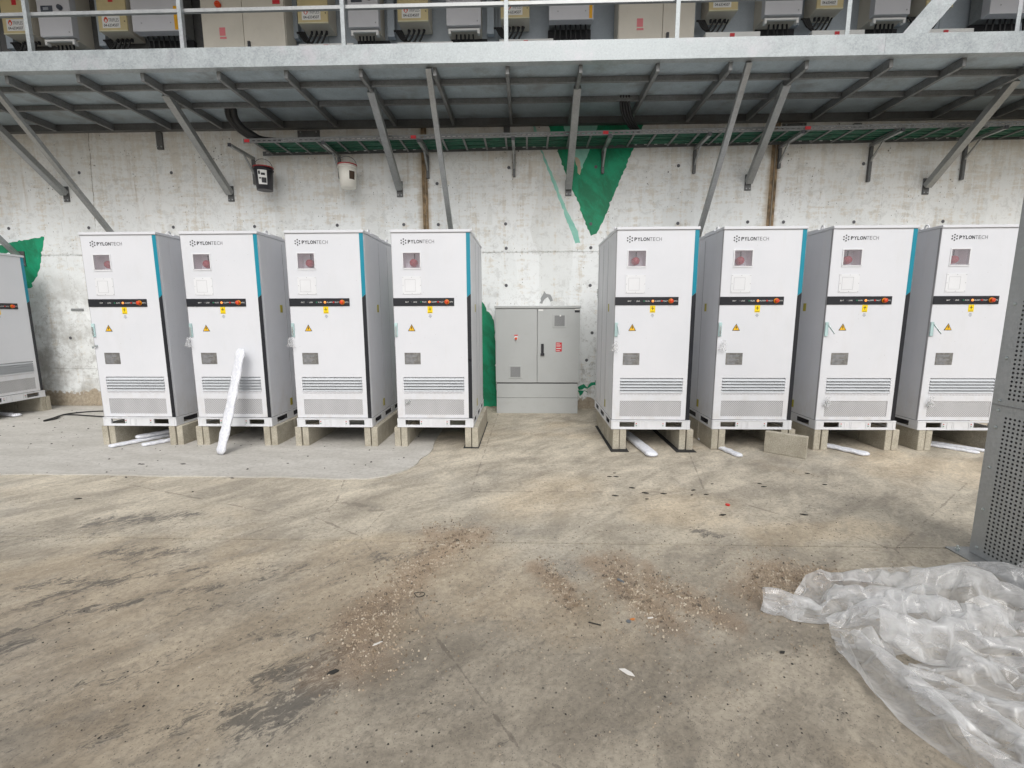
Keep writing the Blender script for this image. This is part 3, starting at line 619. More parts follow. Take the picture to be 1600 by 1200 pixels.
# props and braces
def strut(name, a, b, wd, label=None):
    m_ = MB().bar(a, b, wd, wd * 1.1, up=(1, 0, 0)); m_.build(name, M['galv'], walk, bevel=.003)
    pl = MB().box(b[0] - .045, b[0] + .045, 7.113, 7.128, b[2] - .11, b[2] + .11).build('foot_plate', M['galv_dark'], walk, bevel=.002)
    for s_ in (-.8, .8): MB().lathe([(.010, -.010), (.010, -.001)], (b[0] + .03 * s_, 7.113, b[2] - .085), 6, 'y').build('bolt', M['galv'], walk)
for x, xb, zb_ in ((-8.14, -7.78, 2.32), (-6.25, -6.02, 2.30), (-1.10, -1.07, 2.30), (2.44, 2.44, 2.27)):
    strut('prop', (x, 5.62, 4.18), (xb, 7.10, zb_), .058)
for x0, x, z in ((-7.0, -6.94, 3.26), (-4.45, -4.41, 3.24), (-1.894, -1.867, 3.28), (.61, .613, 3.27), (3.08, 3.19, 3.32), (5.71, 5.696, 3.24)):
    strut('brace', (x0, 6.05, 4.15), (x, 7.10, z), .082)
# ------------------------------------------------------------------ cable tray
tray = empty('cable_tray', (0, 0, 0)); tag(tray, 'galvanised ladder cable tray with green cables running along the wall under the walkway', 'cable tray')
tz = lambda x: 3.792 + .008 * x
ZL, ZR = tz(-3.85), tz(9)
def tilted(m_, x0=-3.85, x1=9.0): m_.v = [(v[0], v[1], v[2] + tz(v[0])) for v in m_.v]; return m_
rails = MB()
sl = [(-3.80 + .072 * k, -3.80 + .072 * k + .042, .024, .036) for k in range(176)]
holed_plate(rails, -3.85, 9, 0, .06, 6.60, 6.604, sl); tilted(rails).build('side_rail', M['galv_mid'], tray)
rails = MB(); holed_plate(rails, -3.85, 9, -.01, .05, 7.07, 7.074, sl[::2]); tilted(rails).build('side_rail', M['galv_dark'], tray)
k = 0; x = -3.7; r0 = None
while x < 8.8:
    if r0 is None: r0 = MB().box(-.013, .013, 6.605, 7.069, -.006, .008).build('rung', M['galv_mid'], tray, loc=(x, 0, tz(x) + .006))
    else: share(r0, 'rung', (x, 0, tz(x) + .006), tray)
    x += .285
for k in range(7):
    r = random.Random(k); y0 = 6.70 + .052 * k; pts_ = []
    for i in range(60):
        xx = -3.72 + i * .215; pts_.append((xx, y0 + .02 * math.sin(i * .7 + k * 2) , tz(xx) + .032 + .004 * math.sin(i * .9 + k)))
    tag(MB().tube(pts_, .019, 6).build('green_cable', M['green_cable'], None, smooth=True), 'green cable %s in the wall tray' % ['nearest the camera', 'second from the front', 'third from the front', 'in the middle of seven', 'third from the wall', 'second from the wall', 'closest to the wall'][k], 'cable', 'green cables in the tray')
for x in (-1.52, 1.05, 3.68, -3.80): MB().box(x - .035, x + .035, 6.592, 6.5995, tz(x) + .012, tz(x) + .05).build('red_tag', M['red_label'], tray)
BR = [(-4.02, 3.36, 'tray bracket of square tube behind the black bucket'), (-2.74, 3.43, 'tray bracket of square tube behind the white bucket'), (-1.44, 3.42, 'tray bracket next to the left rusty wall joint'),
      (-.18, 3.43, 'tray bracket on white wall left of the green painted V'), (1.10, 3.46, 'tray bracket standing over the green painted V'), (2.405, 3.446, 'tray bracket left of the long diagonal prop near the middle right'),
      (3.60, 3.50, 'tray bracket just right of the right rusty wall joint'), (4.868, 3.306, 'tray bracket second from the right under the cable tray'), (6.16, 3.32, 'rightmost tray bracket beyond the diagonal brace')]
for x, zb_, lb in BR:
    t = empty('tray_bracket', (x, 7.125, 3.77)); tag(t, lb, 'bracket', 'brackets holding the cable tray')
    zt_ = tz(x) - .03 - 3.77
    MB().box(-.02, .02, -.04, 0, zb_ - 3.77, zt_ - .022).build('leg', M['galv_dark'], t, bevel=.003)
    MB().box(-.02, .02, -.57, 0, zt_ - .02, zt_ + .019).build('arm', M['galv'], t, bevel=.003)
    MB().bar((0, -.03, zt_ - .22), (0, -.24, zt_ - .025), .022, .022, up=(1, 0, 0)).build('stay', M['galv'], t)
    MB().box(-.022, .022, -.578, -.571, zt_ - .023, zt_ + .022).build('end_cap', M['black'], t)
# conduits coming down through the floor
def cable(name, pts_, r, mat, label, group=None, n=8, cat='cable'):
    P_ = [Vector(p) for p in pts_]; out = []
    for i in range(len(P_) - 1):
        a, b, c, d = P_[max(i - 1, 0)], P_[i], P_[i + 1], P_[min(i + 2, len(P_) - 1)]
        for k in range(6):
            t_ = k / 6; out.append(.5 * ((2 * b) + (c - a) * t_ + (2 * a - 5 * b + 4 * c - d) * t_ ** 2 + (3 * b - a - 3 * c + d) * t_ ** 3))
    out.append(P_[-1]); o = MB().tube(out, r, n).build(name, mat, None, smooth=True)
    return tag(o, label, cat, group)
for k in range(2):
    d = .07 * k
    cable('black_conduit', [(-4.02 + d, 6.60, 4.26), (-4.05 + d, 6.66, 4.13), (-4.0 + d * .9, 6.74, 4.02), (-3.88 + d * .7, 6.80, 3.93 + d * .2), (-3.72, 6.82 + d * .5, 3.86 + d * .5), (-3.45, 6.84 + d * .5, 3.845 + d * .4)], .045, M['cable'],
          ['thick black conduit, outer of the pair bending from walkway into tray above black bucket', 'thick black conduit, inner of the pair bending from walkway into tray above black bucket'][k], 'black conduits above the black bucket', cat='conduit')
for k in range(4):
    d = .035 * k
    cable('black_cable', [(1.20 + d, 6.42, 4.26), (1.21 + d, 6.46, 4.13), (1.27 + d, 6.58, 4.03), (1.40 + d * .9, 6.74, 3.94), (1.56 + d * .6, 6.86, 3.88), (1.75 + d * .3, 6.9, 3.85)], .017, M['cable'],
          '%s of four black cables curving down to the tray at the green V' % ['leftmost', 'second from left', 'third from left', 'rightmost'][k], 'black cables at the green painted V')
# ------------------------------------------------------------------ buckets
def bucket(x, y, z, body, label, dark):
    t = empty('bucket', (x, y, z)); tag(t, label, 'bucket')
    MB().lathe([(.105, 0), (.128, .30)], n=28).build('body', body, t, smooth=False)
    for p in t.children[0].data.polygons: p.use_smooth = len(p.vertices) == 4
    MB().lathe([(.129, .262), (.134, .264), (.134, .276), (.129, .278)], n=28, caps=False).build('ridge', body, t, smooth=True)
    MB().lathe([(.129, .30), (.134, .302), (.134, .314), (.118, .316), (.118, .308)], n=28, caps=False).build('rim', M['bucket_red'], t, smooth=True)
    hp = [(-.132 * math.cos(a), -.10 * math.sin(a) * .3, .31 + .11 * math.sin(a)) for a in [PI * i / 10 for i in range(11)]]
    MB().tube(hp, .004, 5).build('handle', M['galv_dark'], t)
    m_ = MB(); a0, a1 = (-1.75, -.75) if dark else (-1.05, -.35)
    z0, z1 = (.06, .25) if dark else (.10, .21)
    n = 8
    for i in range(n):
        A, B = a0 + (a1 - a0) * i / n, a0 + (a1 - a0) * (i + 1) / n
        r_ = lambda z: .105 + .023 * z / .30 + .0015
        m_.add([(r_(z0) * math.cos(A), r_(z0) * math.sin(A), z0), (r_(z0) * math.cos(B), r_(z0) * math.sin(B), z0), (r_(z1) * math.cos(B), r_(z1) * math.sin(B), z1), (r_(z1) * math.cos(A), r_(z1) * math.sin(A), z1)], [(0, 1, 2, 3)])
    lb = m_.build('label', M['label_white'] if dark else M['brown_label'], t)
    if dark:
        m_ = MB()
        for (A, B, za, zb2) in ((-1.68, -1.45, .19, .235), (-1.62, -1.4, .13, .15), (-1.35, -.82, .08, .15), (-1.38, -.95, .18, .21)):
            for i in range(4):
                a_, b_ = A + (B - A) * i / 4, A + (B - A) * (i + 1) / 4; r_ = lambda z: .105 + .023 * z / .30 + .0025
                m_.add([(r_(za) * math.cos(a_), r_(za) * math.sin(a_), za), (r_(za) * math.cos(b_), r_(za) * math.sin(b_), za), (r_(zb2) * math.cos(b_), r_(zb2) * math.sin(b_), zb2), (r_(zb2) * math.cos(a_), r_(zb2) * math.sin(a_), zb2)], [(0, 1, 2, 3)])
        m_.build('print', M['ink'], lb)
    return t
bucket(-3.745, 6.86, 3.215, M['bucket_black'], 'black plastic bucket with white label and red rim hanging under the tray', True)
bucket(-2.535, 6.86, 3.235, M['bucket_white'], 'white plastic bucket with brown label and red rim hanging under the tray', False)
# ------------------------------------------------------------------ upper equipment on the walkway wall
back = empty('upper_wall_cladding', (0, 7.125, 0)); tag(back, 'pale blue-grey sheet metal cladding behind the electrical boxes above the walkway', 'cladding')
x = -10.0
while x < 10: MB().box(x + .003, x + 1.197, -.012, 0, 4.47, 7.5).build('cladding_panel', M['cladding'] if x > -4.5 else M['galv_dark'], back, bevel=.003); x += 1.2
cn = MB()  # inferred canopy out of view, added to keep the upper boxes in shade
for k in range(66): cn.box(-10 + k * .303, -10 + k * .303 + .15, 5.35, 7.12, 6.00, 6.012).box(-10 + k * .303 + .1505, -10 + (k + 1) * .303 - .0005, 5.35, 7.12, 5.97, 5.982)
tag(cn.build('shade_canopy', M['galv_dark']), 'unseen corrugated canopy added to shade the electrical boxes, just over the top of the view', 'roof')
uw = MB().box(-10, 10, 7.13, 7.4, 4.452, 7.5).build('upper_wall', M['galv_dark']); tag(uw, 'dark upper wall behind the sheet metal cladding above the walkway', 'wall')
YB = 6.80
def hang_cables(parent, x0, x1, z, zt_, n=4, r=.013, xd=None):
    for k in range(n):
        xx = x0 + (x1 - x0) * (k + .5) / n; xe = xd if xd is not None else xx + rnd.uniform(-.1, .1); pts_ = []
        for i in range(9):
            t_ = i / 8; pts_.append((xx + (xe + .02 * k - xx) * t_, .12 + .05 * t_, z - math.sin(PI * min(1, t_ * 1.15)) * (.12 + .03 * k) + (zt_ - z) * t_))
        MB().tube(pts_, r, 6).build('cable', M['cable'], parent, smooth=True)
def label_box(px0, px1, zb_, label, D=.30):
    """beige enclosure with phone-number label"""
    w_ = px1 - px0; t = empty('junction_box', (px0, YB, zb_)); tag(t, label, 'junction box', 'beige labelled junction boxes above the walkway')
    MB().box(0, w_, .02, D, 0, .62).build('housing', M['galv_dark'] if False else M['cream_box'], t, bevel=.004)
    MB().box(0, w_, 0, .018, .012, .62).build('lid', M['beige_box'], t, bevel=.003)
    MB().box(0, w_, -.004, .019, 0, .011).build('edge_trim', M['beige_edge'], t)
    lx = w_ * .14; lw_ = w_ * .62; lz = .04; lh = .145
    lb = MB().box(lx, lx + lw_, -.003, -.0005, lz, lz + lh).build('label', M['label_white'], t)
    m_ = MB()
    n = 14; cx, cz = lx + .055, lz + .095
    fl = [(.03 * math.sin(a) * (1 - .35 * max(0, math.cos(a))), -.03 * math.cos(a) * (1.0) + (.012 if abs(a - PI) < .5 else 0)) for a in [2 * PI * i / n for i in range(n)]]
    m_.prism_y([(cx + p[0], cz + p[1]) for p in fl], -.0045, -.0032); m_.build('flame_emblem', M['estop'], lb)
    m_ = MB(); m_.prism_y([(cx + p[0] * .5, cz - .008 + p[1] * .5) for p in fl], -.0055, -.0047); m_.build('flame_core', M['label_white'], lb)
    m_ = MB(); put_text(m_, 'TRIPLES', lx + .09, -.004, lz + .075, .042, 0, lw_ - .105); m_.build('lettering', M['ink_thin'], lb)
    m_ = MB(); put_text(m_, '04-6334507', lx + .02, -.004, lz + .015, .036, .012, lw_ - .04); m_.build('lettering', M['ink'], lb)
    MB().box(w_ * .42, w_ * .58, -.003, -.0005, .36, .47).build('red_sticker', M['red_label'], t)
    MB().lathe([(.007, -.006), (.007, -.001)], (w_ - .03, 0, .12), 8, 'y').build('screw', M['ink'], t)
    for k in range(4): MB().lathe([(.016, -.04), (.016, 0)], (w_ * (.25 + .17 * k), D * .6, -.001), 8).build('cable_gland', M['ink'], t)
    hang_cables(t, w_ * .25, w_ * .9, -.04, -.02, 4, xd=-.10)
    MB().box(-.20, -.10, D - .10, D - .02, .05 - .12, .62).build('cable_duct', M['cladding'], t, bevel=.003)
    # low white trunking with red tag
    MB().box(-.02, w_ + .32, .02, .12, -.33, -.24).build('trunking', M['label_white'], t, bevel=.003)
    MB().box(w_ * .8, w_ * .8 + .06, .012, .0195, -.30, -.26).build('red_tag', M['red_label'], t)
    return t
def inverter(px0, px1, zb_, label):
    w_ = px1 - px0; t = empty('inverter', (px0, YB - .02, zb_)); tag(t, label, 'inverter', 'grey inverters above the walkway')
    MB().box(0, w_, 0, .10, .0, .70).build('front_cover', M['inv'], t, bevel=.006)
    MB().box(.01, w_ - .01, .102, .34, -.02, .70).build('housing', M['cream_box'], t, bevel=.004)
    MB().box(w_ * .12, w_ * .48, -.004, -.0005, .30, .38).build('display', M['inv_dark'], t)
    MB().box(w_ * .2, w_ * .36, -.006, -.0042, .325, .36).build('screen', M['grey_text'], t)
    MB().lathe([(.03, -.03), (.034, -.012), (.034, -.001)], (w_ * .72, 0, .35), 14, 'y').build('switch', M['inv_dark'], t)
    MB().lathe([(.009, -.004), (.009, -.001)], (w_ * .9, 0, .05), 8, 'y').build('screw', M['gap'], t)
    MB().box(.02, w_ - .02, .03, .06, -.045, -.022).box(.02, .05, .03, .09, -.085, -.0455).box(w_ - .05, w_ - .02, .03, .09, -.085, -.0455).build('mounting_bracket', M['label_white'], t)
    MB().box(.02, w_ + .06, .28, .33, -.6, -.021).build('cable_compartment', M['dark'], t)
    hang_cables(t, w_ * .2, w_ * .8, -.05, -.38, 5, .012)
    return t
def cream_cabinet(px0, px1, zb_, label, split=.5):
    w_ = px1 - px0; t = empty('cream_cabinet', (px0, YB - .05, zb_)); tag(t, label, 'cabinet', 'cream double-door cabinets above the walkway')
    MB().box(0, w_, .03, .32, 0, 1.5).build('housing', M['cream_box'], t, bevel=.006)
    s_ = w_ * split
    for a, b in ((.006, s_ - .003), (s_ + .003, w_ - .006)): MB().box(a, b, .004, .0295, .01, 1.5).build('door', M['cream_box'], t, bevel=.004)
    MB().box(s_ + .05, s_ + .085, -.02, .003, .26, .48).build('handle', M['ink'], t, bevel=.004)
    MB().box(s_ * .42, s_ * .42 + .08, .001, .0035, .56, .66).build('sticker', M['pink_label'], t); MB().box(s_ * .42, s_ * .42 + .09, .001, .0035, .52, .545).build('sticker', M['pink_label'], t)
    MB().lathe([(.04, -.03), (.04, .002)], (s_ * .45, 0, .93), 14, 'y').build('rotary_switch', M['estop'], t)
    MB().box(s_ + .42, s_ + .52, .001, .0035, .93, .98).build('sticker', M['red_label'], t)
    return t
def wide_inverter(px0, px1, zb_, label, strip=True):
    w_ = px1 - px0; t = empty('wide_inverter', (px0, YB - .02, zb_)); tag(t, label, 'inverter', 'wide inverters above the walkway')
    MB().box(0, w_, 0, .12, 0, .8).build('front_cover', M['inv'], t, bevel=.006); MB().box(.01, w_ - .01, .122, .30, .02, .8).build('housing', M['galv'], t)
    if strip: MB().box(w_ * .9, w_ * .97, -.004, -.0005, .012, .30).build('orange_strip', M['orange_y'], t)
    for k in (.2, .82): MB().lathe([(.008, -.004), (.008, -.001)], (w_ * k, 0, .10), 8, 'y').build('screw', M['gap'], t)
    MB().box(.0, w_, .26, .325, -.6, .018).build('cable_compartment', M['dark'], t)
    hang_cables(t, w_ * .1, w_ * .9, .02, -.35, 7, .012)
    return t
label_box(-7.19, -6.79, 5.28, 'beige junction box with phone label, leftmost above the walkway')
inverter(-6.66, -6.20, 5.23, 'pale grey inverter, leftmost, between the first two beige boxes')
label_box(-5.84, -5.44, 5.29, 'beige junction box with phone label, left of the wide inverter by second post')
wide_inverter(-5.355, -4.70, 5.27, 'wide grey inverter with orange strip, left of the left cream cabinet')
cream_cabinet(-4.38, -3.24, 4.62, 'cream double-door cabinet with red knob, the left of two above the walkway')
label_box(-3.08, -2.67, 5.335, 'beige junction box with phone label, just right of the left cream cabinet')
inverter(-2.39, -1.98, 5.265, 'pale grey inverter just right of the railing post near the left middle')
label_box(-1.726, -1.316, 5.33, 'beige junction box with phone label above the first visible steel prop')
inverter(-1.07, -.61, 5.26, 'pale grey inverter left of the middle railing post')
label_box(-.347, .035, 5.34, 'beige junction box half behind the middle railing post')
wide_inverter(.294, .88, 5.30, 'wide grey inverter with orange strip, left of the right cream cabinet')
cream_cabinet(1.20, 2.20, 4.62, 'cream cabinet half behind a railing post, the right of two above the walkway', .58)
label_box(2.386, 2.76, 5.375, 'beige junction box with phone label, just right of the right cream cabinet')
inverter(3.10, 3.58, 5.305, 'pale grey inverter left of the right railing post', )
label_box(3.77, 4.11, 5.37, 'beige junction box just left of the right railing post')
inverter(4.50, 4.95, 5.28, 'pale grey inverter left of the wide diagonal flat bar')
label_box(5.16, 5.50, 5.36, 'beige junction box behind the wide diagonal flat bar')
wide_inverter(5.95, 6.60, 5.26, 'wide grey inverter at the far right behind the last post', False)
# ------------------------------------------------------------------ battery cabinet
W, H, D = .829, 2.092, 1.20
def make_cabinet():
    """origin: left front bottom corner of the base; local x right, y back"""
    t = empty('battery_cabinet')
    zb_ = .098; zc = 2.064
    # body shell behind the door (hollow at the front openings)
    m_ = MB()
    m_.box(.002, W - .002, .17, D, zb_ + .002, zc - .002)
    m_.box(.002, .03, .024, .169, zb_ + .002, zc - .002); m_.box(W - .03, W - .002, .024, .169, zb_ + .002, zc - .002)
    m_.box(.031, W - .031, .024, .169, zb_ + .002, zb_ + .03); m_.box(.031, W - .031, .024, .169, zc - .03, zc - .002)
    body = m_.build('body', M['white'], t)
    for x0, x1 in ((-.0005, .0018), (W - .0018, W + .0005)):
        for y in (.48, .80, 1.12): MB().box(x0, x1, y, y + .004, zb_ + .05, zc - .04).build('panel_seam', M['gap'], body)
    win = (.122, .298, 1.705, 1.858); louv = (.078, .738, .395, .552); gr = (.082, .731, .137, .307)
    m_ = MB(); holed_plate(m_, .004, W - .004, zb_ + .004, zc - .004, 0, .022, [win, louv, gr])
    door = m_.build('door', M['white'], t)
    MB().box(-.0008, .0032, .001, .022, zb_, zc).build('door_gap', M['gap'], door)
    MB().box(.0, W, -.006, .021, zc - .0035, zc - .0005).build('door_gap', M['gap'], door)
    # door handle
    MB().box(.004, .036, -.014, -.001, .99, 1.135).build('handle', M['film'], door, bevel=.004)
    MB().box(.011, .028, -.022, -.0145, 1.0, 1.10).build('handle_lever', M['chrome'], door, bevel=.003)
    MB().box(-.004, W + .004, -.012, D + .004, zc, H).build('top_cover', M['white'], t, bevel=.004)
    for x in (.012, W - .012):
        for y in (.20, .86):
            n = 14; m_ = MB(); m_.tube([(x, y + .023 * math.cos(2 * PI * k / n), H + .012 + .023 * math.sin(2 * PI * k / n)) for k in range(n + 1)], .008, 6)
            m_.lathe([(.016, -.02), (.014, -.006)], (x, y, H + .0005), 10); m_.build('lifting_eye', M['white_trim'], t, smooth=True)
        MB().box(x - .012, x + .012, .26, .52, H + .0005, H + .014).build('roof_bar', M['white_trim'], t, bevel=.002)
    # logo
    m_ = MB(); cx, cz = .131, 1.972
    m_.disc(cx, -.002, cz, .0074)
    for k in range(6): a = PI / 6 + k * PI / 3 + PI / 6 * 0; m_.disc(cx + .0265 * math.cos(a), -.002, cz + .0265 * math.sin(a), .0074)
    m_.build('logo_emblem', M['ink'], door)
    m_ = MB(); xx = .177
    for ch, w2 in (('P', .026), ('Y', .030), ('L', .022), ('O', .032), ('N', .027)):
        put_text(m_, ch, xx, -.0015, 1.9545, .0355, .030, w2); xx += w2 + .0035
    m_.build('logo_lettering', M['ink'], door)
    m_ = MB(); xx = .332
    for ch, w2 in (('T', .025), ('E', .022), ('C', .028), ('H', .024)):
        put_text(m_, ch, xx, -.0015, 1.9545, .0355, -.006, w2); xx += w2 + .0065
    m_.build('logo_lettering', M['ink_thin'], door)
    # alarm window
    aw = MB(); aw.box(win[0] - .001, win[1] + .001, .021, .023, win[2], win[3]) if False else None
    a = win; m_ = MB()
    m_.box(a[0] - .004, a[0], .0225, .125, a[2] - .004, a[3] + .004).box(a[1], a[1] + .004, .0225, .125, a[2] - .004, a[3] + .004)
    m_.box(a[0], a[1], .0225, .125, a[2] - .004, a[2]).box(a[0], a[1], .0225, .125, a[3], a[3] + .004).box(a[0] - .004, a[1] + .004, .1255, .131, a[2] - .004, a[3] + .004)
    win_o = m_.build('alarm_window', M['inner_white'], t)
    holed_plate(MB(), 0, 1, 0, 1, 0, 1, [])
    m_ = MB(); holed_plate(m_, a[0] - .012, a[1] + .012, a[2] - .014, a[3] + .010, -.006, -.0005, [(a[0], a[1], a[2], a[3])]); m_.build('window_frame', M['white_trim'], win_o, bevel=.001)
    MB().box(a[0] + .001, a[1] - .001, -.0045, -.0025, a[2] + .001, a[3] - .001).build('glass_pane', M['glass'], win_o)
    MB().lathe([(.004, .035), (.020, .038), (.034, .048), (.041, .064), (.041, .10), (.034, .115)], (.213, 0, 1.765), 22, 'y').build('alarm_bell', M['red_bell'], win_o, smooth=True)
    MB().tube([(.222, .09, 1.80), (.222, .09, a[3])], .006, 6).build('bell_stem', M['ink'], win_o)
    m_ = MB()
    for sx in (a[0] - .004, a[1] + .004): m_.disc(sx, -.0085, a[2] - .001, .0035, 8, th=.002)
    m_.build('screws', M['gap'], win_o)
    # vent cover
    v = MB().box(.103, .303, -.004, -.0005, 1.436, 1.619).build('service_cover', M['white_trim'], t, bevel=.001)
    m_ = MB(); x0, x1, z0, z1 = .131, .243, 1.464, 1.588; e = .0016
    m_.box(x0, x1, -.0048, -.0042, z1 - e, z1).box(x0, x0 + e, -.0048, -.0042, z0, z1 - e).box(x1 - e, x1, -.0048, -.0042, z0, z1 - e).box(x0 + e, x1 - e, -.0048, -.0042, z0, z0 + e)
    m_.build('flap_outline', M['gap'], v)
    m_ = MB()
    for x in (.112, .205, .296):
        for z in (1.445, 1.61): m_.disc(x, -.006, z, .0035, 8)
    for x in (.112, .296): m_.disc(x, -.006, 1.527, .0035, 8)
    m_.build('screws', M['gap'], v)
    # status panel
    sp = MB().box(0, .648, -.006, -.0005, 1.313, 1.396).build('status_panel', M['black'], t, bevel=.001)
    for x, m2, r_ in ((.198, 'lamp_off', .007), (.296, 'lamp_green', .008), (.386, 'lamp_orange', .0125), (.478, 'lamp_red', .010)):
        MB().lathe([(r_ * .7, -.012), (r_, -.009), (r_, -.0065)], (x, 0, 1.354), 12, 'y').build('indicator_lamp', M[m2], sp, smooth=True)
    MB().lathe([(.026, -.0095), (.026, -.0065)], (.571, 0, 1.354), 18, 'y').build('emergency_stop_ring', M['estop_ring'], sp)
    MB().lathe([(.014, -.036), (.020, -.033), (.021, -.022), (.012, -.018), (.012, -.010)], (.571, 0, 1.354), 18, 'y').build('emergency_stop', M['estop'], sp, smooth=True)
    m_ = MB()
    for s_, x, w2 in (('BAT', .130, .036), ('LINK', .216, .040), ('RUN', .312, .040), ('ALARM', .404, .060), ('FAULT', .492, .044), ('EPO', .602, .036)): put_text(m_, s_, x, -.0068, 1.348, .013, 0, w2)
    m_.build('lettering', M['label_white'], sp)
    # stickers
    y_ = MB().box(.361, .416, -.0015, -.0004, 1.237, 1.309).build('yellow_sticker', M['yellow'], t)
    m_ = MB(); m_.box(.386, .391, -.0026, -.0018, 1.262, 1.299).box(.374, .3858, -.0026, -.0018, 1.278, 1.283).box(.3912, .403, -.0026, -.0018, 1.278, 1.283).box(.368, .409, -.0026, -.0018, 1.243, 1.247)
    m_.build('sticker_print', M['ink'], y_)
    m_ = MB(); m_.box(.378, .400, -.0015, -.0004, 1.214, 1.222).box(.372, .406, -.0015, -.0004, 1.201, 1.208).box(.382, .398, -.0015, -.0004, 1.19, 1.196); m_.build('small_print', M['grey_text'], t)
    m_ = MB(); m_.prism_y([(.146, 1.049), (.226, 1.049), (.186, 1.121)], -.0015, -.0003); tr = m_.build('warning_sign', M['ink'], t)
    m_ = MB(); m_.prism_y([(.1545, 1.054), (.2175, 1.054), (.186, 1.110)], -.0028, -.0017); m_.build('warning_face', M['tri'], tr)
    m_ = MB(); m_.prism_y([(.186, 1.100), (.178, 1.079), (.185, 1.079), (.1815, 1.060), (.195, 1.085), (.188, 1.085), (.191, 1.100)], -.0040, -.0030); m_.build('lightning_bolt', M['ink'], tr)
    n_ = MB().box(.100, .272, -.003, -.0004, .693, .817).build('name_plate', M['steel_plate'], t)
    m_ = MB()
    for k in range(7): m_.box(.112, .112 + rnd.uniform(.06, .14), -.0038, -.0032, .705 + k * .014, .7085 + k * .014)
    m_.build('plate_print', M['grey_text'], n_)
    # louvres
    lb = MB().box(louv[0] - .003, louv[1] + .003, .06, .065, louv[2] - .003, louv[3] + .003).build('louvre_recess', M['seam'], t)
    hz = (louv[3] - louv[2]) / 5
    s0 = None
    for k in range(5):
        z0 = louv[2] + k * hz
        if s0 is None:
            m_ = MB(); m_.add([(louv[0] + .001, -.010, 0), (louv[1] - .001, -.010, 0), (louv[1] - .001, .030, hz * .98), (louv[0] + .001, .030, hz * .98), (louv[0] + .001, -.008, -.002 + .004), (louv[1] - .001, -.008, .002), (louv[1] - .001, .033, hz * .98), (louv[0] + .001, .033, hz * .98)],
                              [(0, 1, 2, 3), (7, 6, 5, 4), (0, 4, 5, 1), (3, 2, 6, 7), (0, 3, 7, 4), (1, 5, 6, 2)])
            s0 = m_.build('louvre_slat', M['louvre'], t, loc=(0, 0, z0))
        else: share(s0, 'louvre_slat', (0, 0, z0), t)
    m_ = MB()
    for k in range(44): m_.box(.082 + k * .0148, .088 + k * .0148, -.0012, -.0003, .370, .378)
    m_.build('drain_slots', M['gap'], t)
    MB().box(gr[0] - .002, gr[1] + .002, .006, .0215, gr[2] - .002, gr[3] + .002).build('air_grille', M['grille'], t) if False else MB().box(gr[0] + .0005, gr[1] - .0005, .005, .012, gr[2] + .0005, gr[3] - .0005).build('air_grille', M['grille'], t)
    # coloured strip at the right edge
    m_ = MB(); m_.prism_y([(.783, 1.404), (.8245, 1.440), (.8245, 2.0595), (.783, 2.0595)], -.0018, -.0003); m_.build('teal_strip', M['teal'], t)
    m_ = MB(); m_.prism_y([(.783, .100), (.8245, .100), (.8245, 1.4385), (.783, 1.4025)], -.0018, -.0003); m_.build('black_strip', M['black'], t)
    # base frame
    m_ = MB(); holed_plate(m_, -.004, W + .004, 0, zb_ - .002, -.014, .004, [(.085, .245, .024, .078), (.575, .745, .024, .078)])
    bf = m_.build('base_frame', M['base'], t, bevel=.0015)
    m_ = MB(); m_.box(-.004, W + .004, -.018, -.0145, .086, .094).box(-.004, W + .004, -.018, -.0145, .0, .010)
    for x in (.0, .30, .352, .368, .52, .800): m_.box(x, x + .012, -.018, -.0145, .0105, .0855)
    m_.build('base_rib', M['base'], bf)
    for x0, x1 in ((-.004, .002), (W - .002, W + .004)):
        m_ = MB(); xs = (.0045, .10, .33, .47, .73, .87, 1.1, D)
        m_.box(x0, x1, .0045, D, 0, .022).box(x0, x1, .0045, D, .076, zb_ - .002)
        for i in (0, 2, 4, 6): m_.box(x0, x1, xs[i], xs[i + 1], .0225, .0755)
        m_.build('base_side', M['base'], bf)
    MB().box(.0025, W - .0025, .30, D, .003, zb_ - .004).build('base_floor', M['dark'], bf)
    for x in (.262, .545):
        MB().disc(x, -.0200, .062, .006, 8).build('red_mark', M['lamp_red'], bf); MB().disc(x, -.0200, .040, .006, 8).build('green_mark', M['lamp_green'], bf)
    # side stickers
    for z, y in ((.155, .42), (1.25, .35)):
        MB().box(W - .0015, W + .0012, y, y + .05, z, z + .085).build('side_sticker', M['stripe_dirty'], t)
        MB().box(-.0012, .0015, y, y + .05, z, z + .085).build('side_sticker', M['stripe_dirty'], t)
    return t
cab = make_cabinet()
BLK = .226
XS = [(-4.730, 4.937), (-3.646, 4.938), (-2.519, 4.925), (-1.407, 4.936), (.919, 4.891), (1.997, 4.914), (3.083, 4.916), (4.145, 4.919)]
LB = ['white battery cabinet second from the left, a small lock dangling below its handle', 'white battery cabinet with a long foam strip leaning on its front',
      'white battery cabinet between the one with leaning foam and the one beside the grey cabinet', 'white battery cabinet directly left of the grey cabinet, blocks on black mat at its right',
      'white battery cabinet directly right of the grey cabinet, on two blocks with black mats', 'white battery cabinet with a loose concrete block lying at its front right corner',
      'white battery cabinet right of the loose block, handle swung open and lock at its grille', 'rightmost white battery cabinet, partly hidden by the perforated metal panel']
cabs = []
for i, (x, y) in enumerate(XS):
    c = cab if i == 0 else copy_tree(cab); c.location = (x, y, BLK + .002); cabs.append(c)
    tag(c, LB[i], 'battery cabinet', 'white battery cabinets on concrete blocks')
c = copy_tree(cab); c.location = (-7.37, 5.93, BLK + .002); c.rotation_euler = (0, 0, PI / 2 ); cabs.append(c)
tag(c, 'white battery cabinet standing sideways at the far left edge against the wall', 'battery cabinet', 'white battery cabinets on concrete blocks')
